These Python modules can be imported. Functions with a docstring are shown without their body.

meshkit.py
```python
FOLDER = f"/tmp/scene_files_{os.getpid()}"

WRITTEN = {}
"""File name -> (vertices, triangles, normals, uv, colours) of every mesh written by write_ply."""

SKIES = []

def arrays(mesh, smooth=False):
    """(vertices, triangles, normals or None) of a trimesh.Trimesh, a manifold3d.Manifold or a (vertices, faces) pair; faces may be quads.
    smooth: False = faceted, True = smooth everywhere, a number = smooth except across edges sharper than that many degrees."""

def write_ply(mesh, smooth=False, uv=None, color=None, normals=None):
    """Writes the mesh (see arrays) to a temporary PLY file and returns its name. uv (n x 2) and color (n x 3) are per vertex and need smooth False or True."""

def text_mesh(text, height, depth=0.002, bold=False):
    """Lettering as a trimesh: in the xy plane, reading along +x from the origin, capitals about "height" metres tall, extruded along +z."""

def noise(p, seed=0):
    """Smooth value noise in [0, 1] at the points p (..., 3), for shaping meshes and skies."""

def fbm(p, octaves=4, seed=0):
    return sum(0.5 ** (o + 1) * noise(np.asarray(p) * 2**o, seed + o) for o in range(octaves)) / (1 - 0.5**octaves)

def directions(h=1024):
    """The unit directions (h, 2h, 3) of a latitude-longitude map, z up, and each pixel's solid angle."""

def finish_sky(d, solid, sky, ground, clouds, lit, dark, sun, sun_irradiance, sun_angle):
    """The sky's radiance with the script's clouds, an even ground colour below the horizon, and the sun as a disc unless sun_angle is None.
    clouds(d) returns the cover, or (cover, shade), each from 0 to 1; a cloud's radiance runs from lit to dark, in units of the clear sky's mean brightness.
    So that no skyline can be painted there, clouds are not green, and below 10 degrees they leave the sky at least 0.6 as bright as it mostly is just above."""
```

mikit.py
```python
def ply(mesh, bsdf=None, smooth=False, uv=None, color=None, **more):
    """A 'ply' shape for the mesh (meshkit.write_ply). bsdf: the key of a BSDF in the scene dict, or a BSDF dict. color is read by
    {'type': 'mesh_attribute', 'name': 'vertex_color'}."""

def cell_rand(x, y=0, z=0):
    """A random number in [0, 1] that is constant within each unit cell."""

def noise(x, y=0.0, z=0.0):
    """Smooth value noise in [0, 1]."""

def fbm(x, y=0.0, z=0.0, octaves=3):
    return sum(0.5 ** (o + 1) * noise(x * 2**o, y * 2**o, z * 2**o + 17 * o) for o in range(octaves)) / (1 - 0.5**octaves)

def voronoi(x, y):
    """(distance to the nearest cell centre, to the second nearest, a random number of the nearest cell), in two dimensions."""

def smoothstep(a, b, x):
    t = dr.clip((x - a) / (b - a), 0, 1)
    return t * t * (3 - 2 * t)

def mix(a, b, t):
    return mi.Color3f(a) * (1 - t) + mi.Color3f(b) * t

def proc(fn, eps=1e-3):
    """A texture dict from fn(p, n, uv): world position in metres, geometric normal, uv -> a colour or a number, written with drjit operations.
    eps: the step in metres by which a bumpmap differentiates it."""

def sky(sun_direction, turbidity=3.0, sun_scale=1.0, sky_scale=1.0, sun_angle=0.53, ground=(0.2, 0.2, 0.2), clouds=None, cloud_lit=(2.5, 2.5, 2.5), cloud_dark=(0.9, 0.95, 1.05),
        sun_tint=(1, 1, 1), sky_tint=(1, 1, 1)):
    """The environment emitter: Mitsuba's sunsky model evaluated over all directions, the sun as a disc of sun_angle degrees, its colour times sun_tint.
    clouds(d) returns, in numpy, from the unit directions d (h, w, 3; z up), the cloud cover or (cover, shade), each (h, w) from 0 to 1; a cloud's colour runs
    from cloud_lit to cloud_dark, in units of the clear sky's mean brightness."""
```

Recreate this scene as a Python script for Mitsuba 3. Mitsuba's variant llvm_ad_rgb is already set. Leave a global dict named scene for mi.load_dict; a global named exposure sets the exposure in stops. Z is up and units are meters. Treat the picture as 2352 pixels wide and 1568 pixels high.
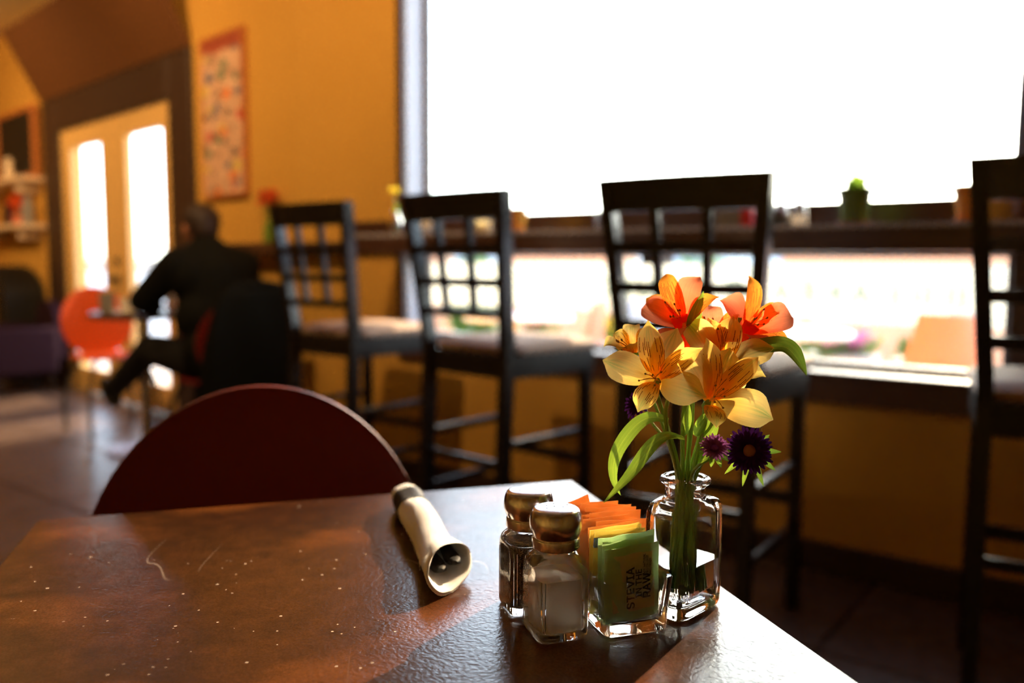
import math, random
import numpy as np, trimesh, mitsuba as mi, drjit as dr
import manifold3d as m3
import mikit, meshkit
from mikit import proc, noise, fbm, voronoi, cell_rand, smoothstep, mix
from shapely.geometry import Polygon, Point, box as sbox
from shapely import affinity

scene, labels = {}, {}
T4 = mi.ScalarTransform4f
PI = math.pi
rng = np.random.default_rng(7)
V = lambda *a: np.array(a, float)

# ---------------------------------------------------------------- camera, sky, exposure
EYE = V(0, 0, 1.03)
FWD = V(0, 0.99551595, -0.09459378)
UPV = V(-0.00501985, 0.09459259, 0.99550341)
scene['camera'] = {'type': 'thinlens', 'fov': 62.40, 'fov_axis': 'x', 'near_clip': 0.02, 'far_clip': 400.0,
                   'aperture_radius': 0.0050, 'focus_distance': 0.655,
                   'to_world': T4().look_at(origin=EYE.tolist(), target=(EYE + FWD).tolist(), up=UPV.tolist())}
SUN_AZ, SUN_EL = math.radians(34.3), math.radians(27)
SUN = V(math.sin(SUN_AZ) * math.cos(SUN_EL), math.cos(SUN_AZ) * math.cos(SUN_EL), math.sin(SUN_EL))
scene['sky'] = mikit.sky(SUN.tolist(), turbidity=4.0, sun_scale=0.52, sky_scale=2.6, sun_angle=0.6, ground=(0.35, 0.33, 0.3), sun_tint=(1.0, 0.94, 0.85))
exposure = 4.2
UNSEEN_SPOT = (0.90, 0.54, 0.235)  # colour of the unseen spotlights that light the left walls

# ---------------------------------------------------------------- helpers
used = set()
def numbered(name):
    k, i = name, 0
    while k in used:
        i += 1
        k = f'{name}_{i:03d}'
    used.add(k)
    return k
def say(key, label=None, cat=None, group=None, kind=None):
    d = labels.setdefault(key, {})
    for a, b in (('label', label), ('category', cat), ('group', group), ('kind', kind)):
        if b: d[a] = b
def thing(name, label, cat, group=None, kind=None):
    k = numbered(name)
    say(k, label, cat, group, kind)
    return k
def part(holder, name, mesh, bsdf, smooth=35, label=None, kind=None, **more):
    k = numbered(f'{holder}__{name}' if holder else name)
    scene[k] = mikit.ply(mesh, bsdf, smooth=smooth, **more)
    if label or kind: say(k, label, None, None, kind)
    return k
def solo(name, mesh, bsdf, label, cat, group=None, kind=None, smooth=35, **more):
    k = part(None, name, mesh, bsdf, smooth, **more)
    say(k, label, cat, group, kind)
    return k
def mat(ex, ey, ez, o):
    M = np.eye(4)
    M[:3, 0], M[:3, 1], M[:3, 2], M[:3, 3] = ex, ey, ez, o
    return M
def move(x, y, z=0, rot=0):
    c, s = math.cos(rot), math.sin(rot)
    return mat(V(c, s, 0), V(-s, c, 0), V(0, 0, 1), V(x, y, z))
def tf(mesh, M):
    m = mesh.copy()
    m.apply_transform(M)
    return m
def cat_(*ms):
    return trimesh.util.concatenate([m for m in ms])
def cbox(x0, x1, y0, y1, z0, z1, c=0.002):
    c = min(c, (x1 - x0) / 3, (y1 - y0) / 3, (z1 - z0) / 3)
    pts = []
    for a in range(3):
        d = [c, c, c]
        d[a] = 0
        for sx in (0, 1):
            for sy in (0, 1):
                for sz in (0, 1):
                    pts.append((x1 - d[0] if sx else x0 + d[0], y1 - d[1] if sy else y0 + d[1], z1 - d[2] if sz else z0 + d[2]))
    return trimesh.convex.convex_hull(np.array(pts))
def unit(v):
    v = np.asarray(v, float)
    return v / (np.linalg.norm(v) + 1e-12)
def beam(p, q, w, h, side=None, c=0.003):
    """a chamfered bar from p to q, w wide along 'side', h thick"""
    p, q = np.asarray(p, float), np.asarray(q, float)
    L = np.linalg.norm(q - p)
    ez = (q - p) / L
    ex = unit(np.asarray(side if side is not None else ((1, 0, 0) if abs(ez[0]) < 0.8 else (0, 1, 0)), float))
    ex = unit(ex - ez * (ex @ ez))
    return tf(cbox(-w / 2, w / 2, -h / 2, h / 2, 0, L, c), mat(ex, np.cross(ez, ex), ez, p))
def grid(P, close_u=False, close_v=False, caps=False):
    """P (nv, nu, 3) -> mesh"""
    nv, nu = P.shape[:2]
    idx = np.arange(nv * nu).reshape(nv, nu)
    A = np.hstack([idx, idx[:, :1]]) if close_u else idx
    if close_v: A = np.vstack([A, A[:1]])
    a, b, c, d = A[:-1, :-1].ravel(), A[:-1, 1:].ravel(), A[1:, 1:].ravel(), A[1:, :-1].ravel()
    f = np.vstack([np.stack([a, b, c], 1), np.stack([a, c, d], 1)])
    v = P.reshape(-1, 3)
    if caps:
        v = np.vstack([v, P[0].mean(0), P[-1].mean(0)])
        n = nv * nu
        r0, r1 = idx[0], idx[-1]
        f = np.vstack([f, np.stack([np.roll(r0, -1), r0, np.full(nu, n)], 1), np.stack([r1, np.roll(r1, -1), np.full(nu, n + 1)], 1)])
    return trimesh.Trimesh(v, f, process=False)
def loft(secs, seg=64, caps=True, fn=None):
    """secs: (z, ax, ay, n) superellipse rings, bottom to top"""
    t = np.arange(seg) / seg * 2 * PI
    c, s = np.cos(t), np.sin(t)
    R = []
    for z, ax, ay, n in secs:
        k = (np.abs(c) ** n + np.abs(s) ** n) ** (-1 / n)
        ring = np.stack([ax * k * c, ay * k * s, np.full(seg, z)], 1)
        R.append(fn(ring) if fn else ring)
    return grid(np.array(R), close_u=True, caps=caps)
def lathe(prof, seg=32, caps=True):
    return loft([(z, r, r, 2) for r, z in prof], seg, caps)
def spline(pts, n):
    from scipy.interpolate import CubicSpline
    p = np.asarray(pts, float)
    if len(p) == 2:
        return p[0] + (p[1] - p[0]) * np.linspace(0, 1, n)[:, None]
    d = np.r_[0, np.cumsum(np.linalg.norm(np.diff(p, axis=0), axis=1))]
    return CubicSpline(d / d[-1], p, bc_type='natural')(np.linspace(0, 1, n))
def frames(p):
    t = np.gradient(p, axis=0)
    t /= np.linalg.norm(t, axis=1, keepdims=True) + 1e-12
    a = [unit(np.cross(t[0], V(0.3, 0.2, 1) if abs(t[0][2]) < 0.9 else V(1, 0.1, 0)))]
    for k in range(1, len(p)):
        w = a[-1] - t[k] * (a[-1] @ t[k])
        a.append(unit(w))
    a = np.array(a)
    return t, a, np.cross(t, a)
def tube(pts, rad, n=16, sides=10, caps=True):
    p = spline(pts, n)
    t, a, b = frames(p)
    r = np.interp(np.linspace(0, 1, n), np.linspace(0, 1, len(np.atleast_1d(rad))), np.atleast_1d(rad))
    ang = np.arange(sides) / sides * 2 * PI
    P = p[:, None] + r[:, None, None] * (np.cos(ang)[None, :, None] * a[:, None] + np.sin(ang)[None, :, None] * b[:, None])
    return grid(P, close_u=True, caps=caps)
def ball(c, r, sub=2):
    m = trimesh.creation.icosphere(sub)
    m.apply_scale(r)
    m.apply_translation(c)
    return m
def extrude(poly, h):
    return trimesh.creation.extrude_polygon(poly, h, engine='earcut')
def to_tri(man):
    m = man.to_mesh()
    return trimesh.Trimesh(m.vert_properties[:, :3], m.tri_verts, process=False)
def to_man(mesh):
    return m3.Manifold(m3.Mesh(np.asarray(mesh.vertices, np.float32), np.asarray(mesh.faces, np.uint32)))
def mbox(x0, x1, y0, y1, z0, z1):
    return m3.Manifold.cube([x1 - x0, y1 - y0, z1 - z0]).translate([x0, y0, z0])
def chain(bones, sph=16):
    out = None
    for (p, r), (q, s) in bones:
        h = (m3.Manifold.sphere(r, sph).translate(list(map(float, p))) + m3.Manifold.sphere(s, sph).translate(list(map(float, q)))).hull()
        out = h if out is None else out + h
    return out
def soft(man, step, it=10):
    m = to_tri(man.refine_to_length(step))
    m.merge_vertices()
    trimesh.smoothing.filter_taubin(m, iterations=it)
    return m

# ---------------------------------------------------------------- materials
def tw(d): return {'type': 'twosided', 'bsdf': d}
def rgb(*c): return {'type': 'rgb', 'value': list(c)}
def pr(c, rough=0.5, spec=0.5, **k):
    return tw({'type': 'principled', 'base_color': c if isinstance(c, dict) else rgb(*c), 'roughness': rough, 'specular': spec, **k})
def thin(c, dt=0.9, rough=0.6):
    return {'type': 'principledthin', 'base_color': c if isinstance(c, dict) else rgb(*c), 'roughness': rough, 'diff_trans': dt, 'spec_trans': 0.0, 'eta': 1.4}
def bs(name, d):
    scene[name] = d
    return name
def fn_wall(p, n, uv):
    a = fbm(p.x * 1.3, p.y * 1.3, p.z * 1.3)
    return mix((0.50, 0.265, 0.046), (0.56, 0.315, 0.066), a)
bs('mat_wall', pr(proc(fn_wall), 0.75, 0.25))
bs('mat_ceiling', pr((0.6, 0.48, 0.26), 0.8, 0.2))
def fn_floor(p, n, uv):
    a = fbm(p.x * 3, p.y * 3, 1.0)
    b = noise(p.x * 40, p.y * 40, 3.0)
    return mix((0.060, 0.036, 0.026), (0.125, 0.083, 0.063), a) * (0.85 + 0.3 * b)
bs('mat_floor', pr(proc(fn_floor), 0.33, 0.5))
bs('mat_grout', pr((0.02, 0.015, 0.012), 0.8, 0.2))
def fn_dark(p, n, uv):
    a = fbm(p.x * 6, p.y * 6, p.z * 60)
    return mix((0.038, 0.015, 0.009), (0.072, 0.028, 0.017), a)
bs('mat_trim', pr(proc(fn_dark), 0.35, 0.5))
bs('mat_casing', pr((0.033, 0.016, 0.011), 0.5, 0.4))
bs('mat_soffit', pr((0.115, 0.043, 0.013), 0.7, 0.3))
bs('mat_espresso', pr((0.009, 0.006, 0.005), 0.27, 0.35))
bs('mat_cushion', pr((0.50, 0.35, 0.27), 0.7, 0.3, sheen=0.4))
bs('mat_door', pr((0.66, 0.42, 0.15), 0.45, 0.4))
bs('mat_pane', {'type': 'thindielectric', 'int_ior': 1.5})
bs('mat_glass', {'type': 'dielectric', 'int_ior': 1.5, 'ext_ior': 1.0})
bs('mat_water', {'type': 'dielectric', 'int_ior': 1.33, 'ext_ior': 1.0})
bs('mat_chrome', tw({'type': 'roughconductor', 'material': 'Cr', 'alpha': 0.035, 'distribution': 'ggx'}))
bs('mat_steel', tw({'type': 'roughconductor', 'material': 'Cr', 'alpha': 0.15, 'distribution': 'ggx'}))
bs('mat_black', pr((0.009, 0.008, 0.007), 0.6, 0.25))
bs('mat_hole', pr((0.008, 0.007, 0.006), 0.9, 0.1))
bs('mat_red_shaded', pr((0.13, 0.004, 0.002), 0.5, 0.4))  # red of the round chairs with shade painted into it
bs('mat_sunlit_red_bloom', pr((0.62, 0.085, 0.02), 0.35, 0.5))  # same chair red with sunlight painted in; also the orange-red blossoms
bs('mat_patio_orange', pr((0.80, 0.33, 0.19), 0.4, 0.5))
bs('mat_edge_glint', pr((0.42, 0.40, 0.43), 0.3, 0.5))  # pale grey standing in for light caught on the counter edge
bs('mat_edge', pr((0.30, 0.16, 0.09), 0.5, 0.4))
def fn_table(p, n, uv):
    a = smoothstep(0.40, 0.70, fbm(p.x * 5.5 + p.y * 3, p.y * 9 - p.x * 3, 2.0, octaves=4))
    b = fbm(p.x * 60, p.y * 60, 5.0)
    g = noise(p.x * 900, p.y * 900, 1.0)
    col = mix((0.016, 0.0060, 0.0035), (0.145, 0.041, 0.008), a * 0.72 + b * 0.28) * (0.72 + 0.5 * g)
    d, e, w = voronoi(p.x * 260, p.y * 260)
    speck = dr.select((w > 0.988) & (d < 0.10 + 0.25 * (w - 0.988) * 80), 1.0, 0.0) * smoothstep(0.45, 0.6, noise(p.x * 7 + 3, p.y * 7, 9.0))
    s = dr.abs(noise(p.x * 30, p.y * 6, 4.0) - 0.5)
    scr = smoothstep(0.012, 0.0, s) * smoothstep(0.62, 0.8, noise(p.x * 9, p.y * 9, 12.0))
    return mix(col, (0.55, 0.45, 0.36), dr.clip(speck * 0.85 + scr * 0.25, 0, 1))
def fn_table_bump(p, n, uv):
    return fbm(p.x * 420, p.y * 420, 3.0, octaves=2) + 0.2 * noise(p.x * 60, p.y * 60, 8.0)
bs('mat_table', {'type': 'bumpmap', 'arbitrary': proc(fn_table_bump, eps=3e-4), 'scale': 0.00017,
                 'bsdf': tw({'type': 'principled', 'base_color': proc(fn_table), 'roughness': 0.24, 'specular': 0.55})})
def fn_cloth(p, n, uv):
    return mix((0.80, 0.785, 0.77), (0.87, 0.86, 0.85), fbm(p.x * 300, p.y * 300, p.z * 300, octaves=2))
bs('mat_napkin', pr(proc(fn_cloth), 0.85, 0.2, sheen=0.3))
bs('mat_band', pr((0.035, 0.034, 0.035), 0.6, 0.3))
def fn_salt(p, n, uv):
    return mix((0.98, 0.83, 0.66), (0.99, 0.90, 0.76), noise(p.x * 2500, p.y * 2500, p.z * 2500))
bs('mat_salt', thin(proc(fn_salt), 1.2, 0.9))
def fn_pepper(p, n, uv):
    return mix((0.03, 0.02, 0.012), (0.30, 0.20, 0.11), smoothstep(0.35, 0.85, noise(p.x * 1400, p.y * 1400, p.z * 1400)))
bs('mat_pepper', pr(proc(fn_pepper), 0.9, 0.2))
bs('mat_packet_green', thin((0.66, 0.82, 0.54), 1.1))
bs('mat_packet_yellow', thin((0.92, 0.80, 0.32), 0.9))
bs('mat_packet_brown', thin((0.86, 0.47, 0.19), 0.7))
bs('mat_packet_panel', thin((0.90, 0.84, 0.60), 1.1))
bs('mat_packet_seam', thin((0.92, 0.62, 0.36), 0.5))
bs('mat_print', pr((0.035, 0.035, 0.02), 0.6, 0.3))
bs('mat_print_blue', pr((0.12, 0.16, 0.24), 0.5, 0.3))
def dashes(uv, k, thr):
    c = dr.floor(uv.x * k + 0.5 * k + 20)
    f = uv.x * k + 0.5 * k + 20 - c
    r1, r2, r3 = cell_rand(c, 3.0), cell_rand(c, 7.0), cell_rand(c, 11.0)
    row = dr.floor(uv.y * 2.6 + r1 * 3)
    g = uv.y * 2.6 + r1 * 3 - row
    on = (cell_rand(c, row, 5.0) > thr) & (uv.y > 0.18) & (uv.y < 0.66 + 0.22 * r2) & (g > 0.12) & (g < 0.55 + 0.4 * r3)
    return dr.select(on, smoothstep(0.25, 0.12, dr.abs(f - 0.5 - 0.12 * (r3 - 0.5))), 0.0)
def petal_fn(base, tip, dash, dcol, green, k=7.0, lo=0.25, hi=0.95):
    def fn(p, n, uv):
        vein = 0.93 + 0.14 * noise(uv.x * 22, uv.y * 1.5, 3.0)
        col = mix(base, tip, smoothstep(lo, hi, uv.y + 0.12 * dr.abs(uv.x))) * vein
        if green:
            st = smoothstep(0.5, 0.1, dr.abs(uv.x)) * smoothstep(0.45, 0.95, uv.y) * (0.35 + 0.65 * smoothstep(0.4, 0.6, noise(uv.x * 16, 1.0, 2.0)))
            col = mix(col, green, dr.clip(st, 0, 1) * 0.8)
        if dash:
            col = mix(col, dcol, dashes(uv, k, dash))
        return col
    return fn
bs('mat_petal_yellow_inner', thin(proc(petal_fn((1.0, 0.38, 0.012), (0.99, 0.68, 0.15), 0.45, (0.30, 0.03, 0.004), (0.62, 0.62, 0.14))), 1.4))
bs('mat_petal_yellow_outer', thin(proc(petal_fn((1.0, 0.45, 0.02), (0.98, 0.69, 0.20), 0, None, (0.50, 0.52, 0.10), lo=0.05, hi=0.8)), 1.4))
bs('mat_petal_orange_inner', thin(proc(petal_fn((0.90, 0.13, 0.012), (0.97, 0.36, 0.04), 0.25, (0.28, 0.015, 0.005), None)), 1.4))
bs('mat_petal_orange_outer', thin(proc(petal_fn((0.86, 0.12, 0.025), (0.90, 0.27, 0.13), 0, None, None, lo=0.1)), 1.35))
def fn_leaf(p, n, uv):
    vein = smoothstep(0.10, 0.0, dr.abs(uv.x)) * 0.5 + 0.25 * noise(uv.x * 14, uv.y * 2, 1.0)
    return mix((0.19, 0.32, 0.028), (0.44, 0.55, 0.07), vein)
bs('mat_leaf', thin(proc(fn_leaf), 1.2, 0.45))
bs('mat_stem', pr((0.22, 0.36, 0.06), 0.4, 0.5))
bs('mat_stamen', pr((0.85, 0.36, 0.05), 0.5, 0.4))
bs('mat_anther', pr((0.42, 0.17, 0.04), 0.7, 0.3))
bs('mat_aster_dark', thin((0.045, 0.008, 0.075), 0.5, 0.35))
bs('mat_aster_light', thin((0.36, 0.12, 0.36), 0.6, 0.4))
bs('mat_aster_core', pr((0.28, 0.11, 0.02), 0.8, 0.2))
bs('mat_skin', pr((0.36, 0.14, 0.075), 0.55, 0.4))
bs('mat_hair', pr((0.022, 0.010, 0.006), 0.6, 0.4))
bs('mat_jacket', pr((0.006, 0.006, 0.0045), 0.9, 0.1))
bs('mat_trousers', pr((0.008, 0.008, 0.009), 0.8, 0.2))
bs('mat_pot_green', pr((0.12, 0.20, 0.03), 0.25, 0.5))
bs('mat_pot_orange', pr((0.80, 0.33, 0.03), 0.3, 0.5))
bs('mat_pot_saucer', pr((0.55, 0.16, 0.10), 0.35, 0.5))
bs('mat_white', pr((0.80, 0.78, 0.74), 0.5, 0.4))
bs('mat_shelf', pr((0.75, 0.60, 0.42), 0.5, 0.4))
bs('mat_frame_wood', pr((0.40, 0.13, 0.03), 0.5, 0.4))
bs('mat_plum', pr((0.020, 0.008, 0.014), 0.9, 0.1))
bs('mat_menu_red', pr((0.50, 0.012, 0.012), 0.4, 0.4))
bs('mat_menu_grey', pr((0.20, 0.19, 0.18), 0.5, 0.4))
bs('mat_grey', pr((0.45, 0.46, 0.52), 0.4, 0.5))
bs('mat_paving', pr((0.55, 0.53, 0.50), 0.8, 0.2))
bs('mat_banner', thin((0.84, 0.90, 0.88), 0.8))
bs('mat_banner_print', pr((0.22, 0.36, 0.34), 0.7, 0.2))
bs('mat_brick', pr((0.75, 0.42, 0.26), 0.8, 0.2))
bs('mat_hedge', thin((0.12, 0.24, 0.06), 0.6))
bs('mat_bloom_pink', thin((0.75, 0.25, 0.55), 0.7))
bs('mat_bloom_yellow', thin((0.92, 0.75, 0.08), 0.7))
bs('mat_bark', pr((0.22, 0.17, 0.12), 0.8, 0.2))
bs('mat_facade', pr((0.78, 0.74, 0.68), 0.8, 0.2))
bs('mat_wire', pr((0.05, 0.05, 0.05), 0.6, 0.3))
bs('mat_bulb', thin((0.55, 0.35, 0.25), 0.5))
bs('mat_lamp', {'type': 'diffuse', 'reflectance': rgb(0.7, 0.6, 0.45)})

# ---------------------------------------------------------------- frames of the room
W0 = V(1.18065, 2.65087, 0)
WD, WN = V(0.79530548, -0.60620887, 0), V(0.60620887, 0.79530548, 0)     # right along the window wall, outwards
FW = mat(WD, WN, V(0, 0, 1), W0)
COR = V(-1.09465, 4.38518, 0)
DD, DN = V(0.717733, -0.69632, 0), V(0.69632, 0.717733, 0)
FD = mat(DD, DN, V(0, 0, 1), COR)                                        # door wall: x runs to the right, 0 at the corner
EX, EY = V(math.cos(0.2906), math.sin(0.2906), 0), V(-math.sin(0.2906), math.cos(0.2906), 0)
FT = mat(EX, EY, V(0, 0, 1), V(0.0788, 1.0668, 0.75))                    # table: 0 at its far right corner, on the top
def W(x, y, z): return W0 + WD * x + WN * y + V(0, 0, z)
def D(x, y, z): return COR + DD * x + DN * y + V(0, 0, z)
def wb(*a, c=0.002): return tf(cbox(*a, c=c), FW)
def db(*a, c=0.002): return tf(cbox(*a, c=c), FD)
STR = 'structure'

# ---------------------------------------------------------------- room shell
wx0, wx1, wz0, wz1 = -2.104, 0.335, 0.673, 2.42
man = mbox(-2.861, 3.0, 0, 0.16, 0, 3.0) - mbox(wx0, wx1, -0.1, 0.3, wz0, wz1)
solo('wall_window', tf(to_tri(man), FW), 'mat_wall', 'golden yellow wall around the wide bright window', 'wall', kind=STR, smooth=False)
DX0, DX1, DZ = -3.45, -1.44, 2.03
man = mbox(-5.6, 0.0, 0, 0.16, 0, 3.0) - mbox(DX0, DX1, -0.1, 0.3, -0.1, DZ)
solo('wall_door', tf(to_tri(man), FD), 'mat_wall', 'golden yellow wall with the glazed double door', 'wall', kind=STR, smooth=False)
pR, pL = W(3.0, 0, 0), D(-5.6, 0, 0)
pR2, pL2 = pR - WN * 6.0, pL - DN * 7.0
def slab(p, q, t=0.15):
    e = unit(q - p)
    o = np.cross(V(0, 0, 1), e)
    return tf(cbox(0, np.linalg.norm(q - p), 0, t, 0, 3.0), mat(e, o, V(0, 0, 1), p))
solo('wall_right', slab(pR, pR2) if np.cross(pR2 - pR, -pR)[2] < 0 else slab(pR2, pR), 'mat_wall', 'plain yellow side wall of the cafe behind the viewer on the right', 'wall', kind=STR, smooth=False)
solo('wall_left', slab(pL2, pL) if np.cross(pL - pL2, -pL2)[2] < 0 else slab(pL, pL2), 'mat_wall', 'plain yellow side wall at the far left of the cafe', 'wall', kind=STR, smooth=False)
solo('wall_back', slab(pR2, pL2) if np.cross(pL2 - pR2, -pR2)[2] < 0 else slab(pL2, pR2), 'mat_wall', 'plain yellow back wall behind the viewer', 'wall', kind=STR, smooth=False)
room = Polygon([tuple(p[:2]) for p in (pR, W(-2.861, 0, 0), D(0, 0, 0), pL, pL2, pR2)])
roomb = room.buffer(0.15, join_style=2)
fl = extrude(roomb, 0.1); fl.apply_translation([0, 0, -0.108])
part('floor', 'grout_bed', fl, 'mat_grout', False)
say('floor', 'dark brown stained floor of large square tiles', 'floor', kind=STR)
ce = extrude(roomb, 0.1); ce.apply_translation([0, 0, 3.0])
solo('ceiling', ce, 'mat_ceiling', 'pale ceiling of the cafe', 'ceiling', kind=STR, smooth=False)
TS = 0.6
tile = mikit.ply(cbox(-TS / 2 + 0.004, TS / 2 - 0.004, -TS / 2 + 0.004, TS / 2 - 0.004, -0.012, 0, 0.003), 'mat_floor')
big = extrude(roomb.difference(affinity.affine_transform(sbox(-4.8, -5.4, 3.0, 0.0), [WD[0], WN[0], WD[1], WN[1], W0[0], W0[1]])).buffer(-0.002), 0.012)
for i in range(-8, 5):
    for j in range(0, 9):
        c = W((i + 0.5) * TS, -(j + 0.5) * TS, 0)
        sq = affinity.affine_transform(sbox(i * TS, -(j + 1) * TS, (i + 1) * TS, -j * TS), [WD[0], WN[0], WD[1], WN[1], W0[0], W0[1]])
        if room.contains(sq.buffer(-0.05)):
            k = numbered('floor__tile')
            scene[k] = {**tile, 'to_world': T4(mat(WD, WN, V(0, 0, 1), c).tolist())}
rest = roomb
big.apply_translation([0, 0, -0.012])
part('floor', 'outer_paving', big, 'mat_floor', False)

# window: casing, reveal, sill, bars, panes
say('window_1', 'wide dark-framed shopfront window full of white daylight', 'window', kind=STR)
w1 = 'window_1'
used.add(w1)
part(w1, 'casing', wb(wx0 - 0.036, wx0 + 0.006, -0.022, 0.06, 0.573, wz1 + 0.05, c=0.003), 'mat_trim')
part(w1, 'casing', wb(wx1 - 0.002, wx1 + 0.07, -0.022, 0.06, 0.573, wz1 + 0.05, c=0.003), 'mat_trim')
part(w1, 'casing', wb(wx0 - 0.034, wx1 + 0.07, -0.024, 0.06, wz1, wz1 + 0.09, c=0.003), 'mat_trim')
part(w1, 'apron', wb(wx0 - 0.034, wx1 + 0.07, -0.022, 0.02, 0.573, 0.664, c=0.003), 'mat_trim')
part(w1, 'sill', wb(wx0, wx1, -0.04, 0.115, 0.655, 0.676, c=0.004), 'mat_trim')
part(w1, 'jamb', wb(wx0, wx0 + 0.012, 0.0, 0.12, 0.676, wz1), 'mat_grey')
part(w1, 'jamb', wb(wx1 - 0.012, wx1, 0.0, 0.12, 0.676, wz1), 'mat_trim')
part(w1, 'sash_stile', wb(wx0 + 0.0, wx0 + 0.03, 0.112, 0.15, 0.676, wz1), 'mat_trim')
part(w1, 'sash_stile', wb(wx1 - 0.03, wx1, 0.112, 0.15, 0.676, wz1), 'mat_trim')
part(w1, 'bottom_rail', wb(wx0, wx1, 0.10, 0.15, 0.676, 0.697), 'mat_trim')
part(w1, 'crossbar', wb(wx0, wx1, 0.06, 0.15, 1.05, 1.228, c=0.004), 'mat_trim')
part(w1, 'top_rail', wb(wx0, wx1, 0.10, 0.15, wz1 - 0.04, wz1), 'mat_trim')
def pane(x0, x1, y, z0, z1, F): return tf(trimesh.Trimesh([[x0, y, z0], [x1, y, z0], [x1, y, z1], [x0, y, z1]], [[0, 1, 2], [0, 2, 3]], process=False), F)
part(w1, 'pane', pane(wx0, wx1, 0.13, 0.69, 1.06, FW), 'mat_pane', False)
part(w1, 'pane', pane(wx0, wx1, 0.13, 1.22, wz1 - 0.03, FW), 'mat_pane', False)

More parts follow.
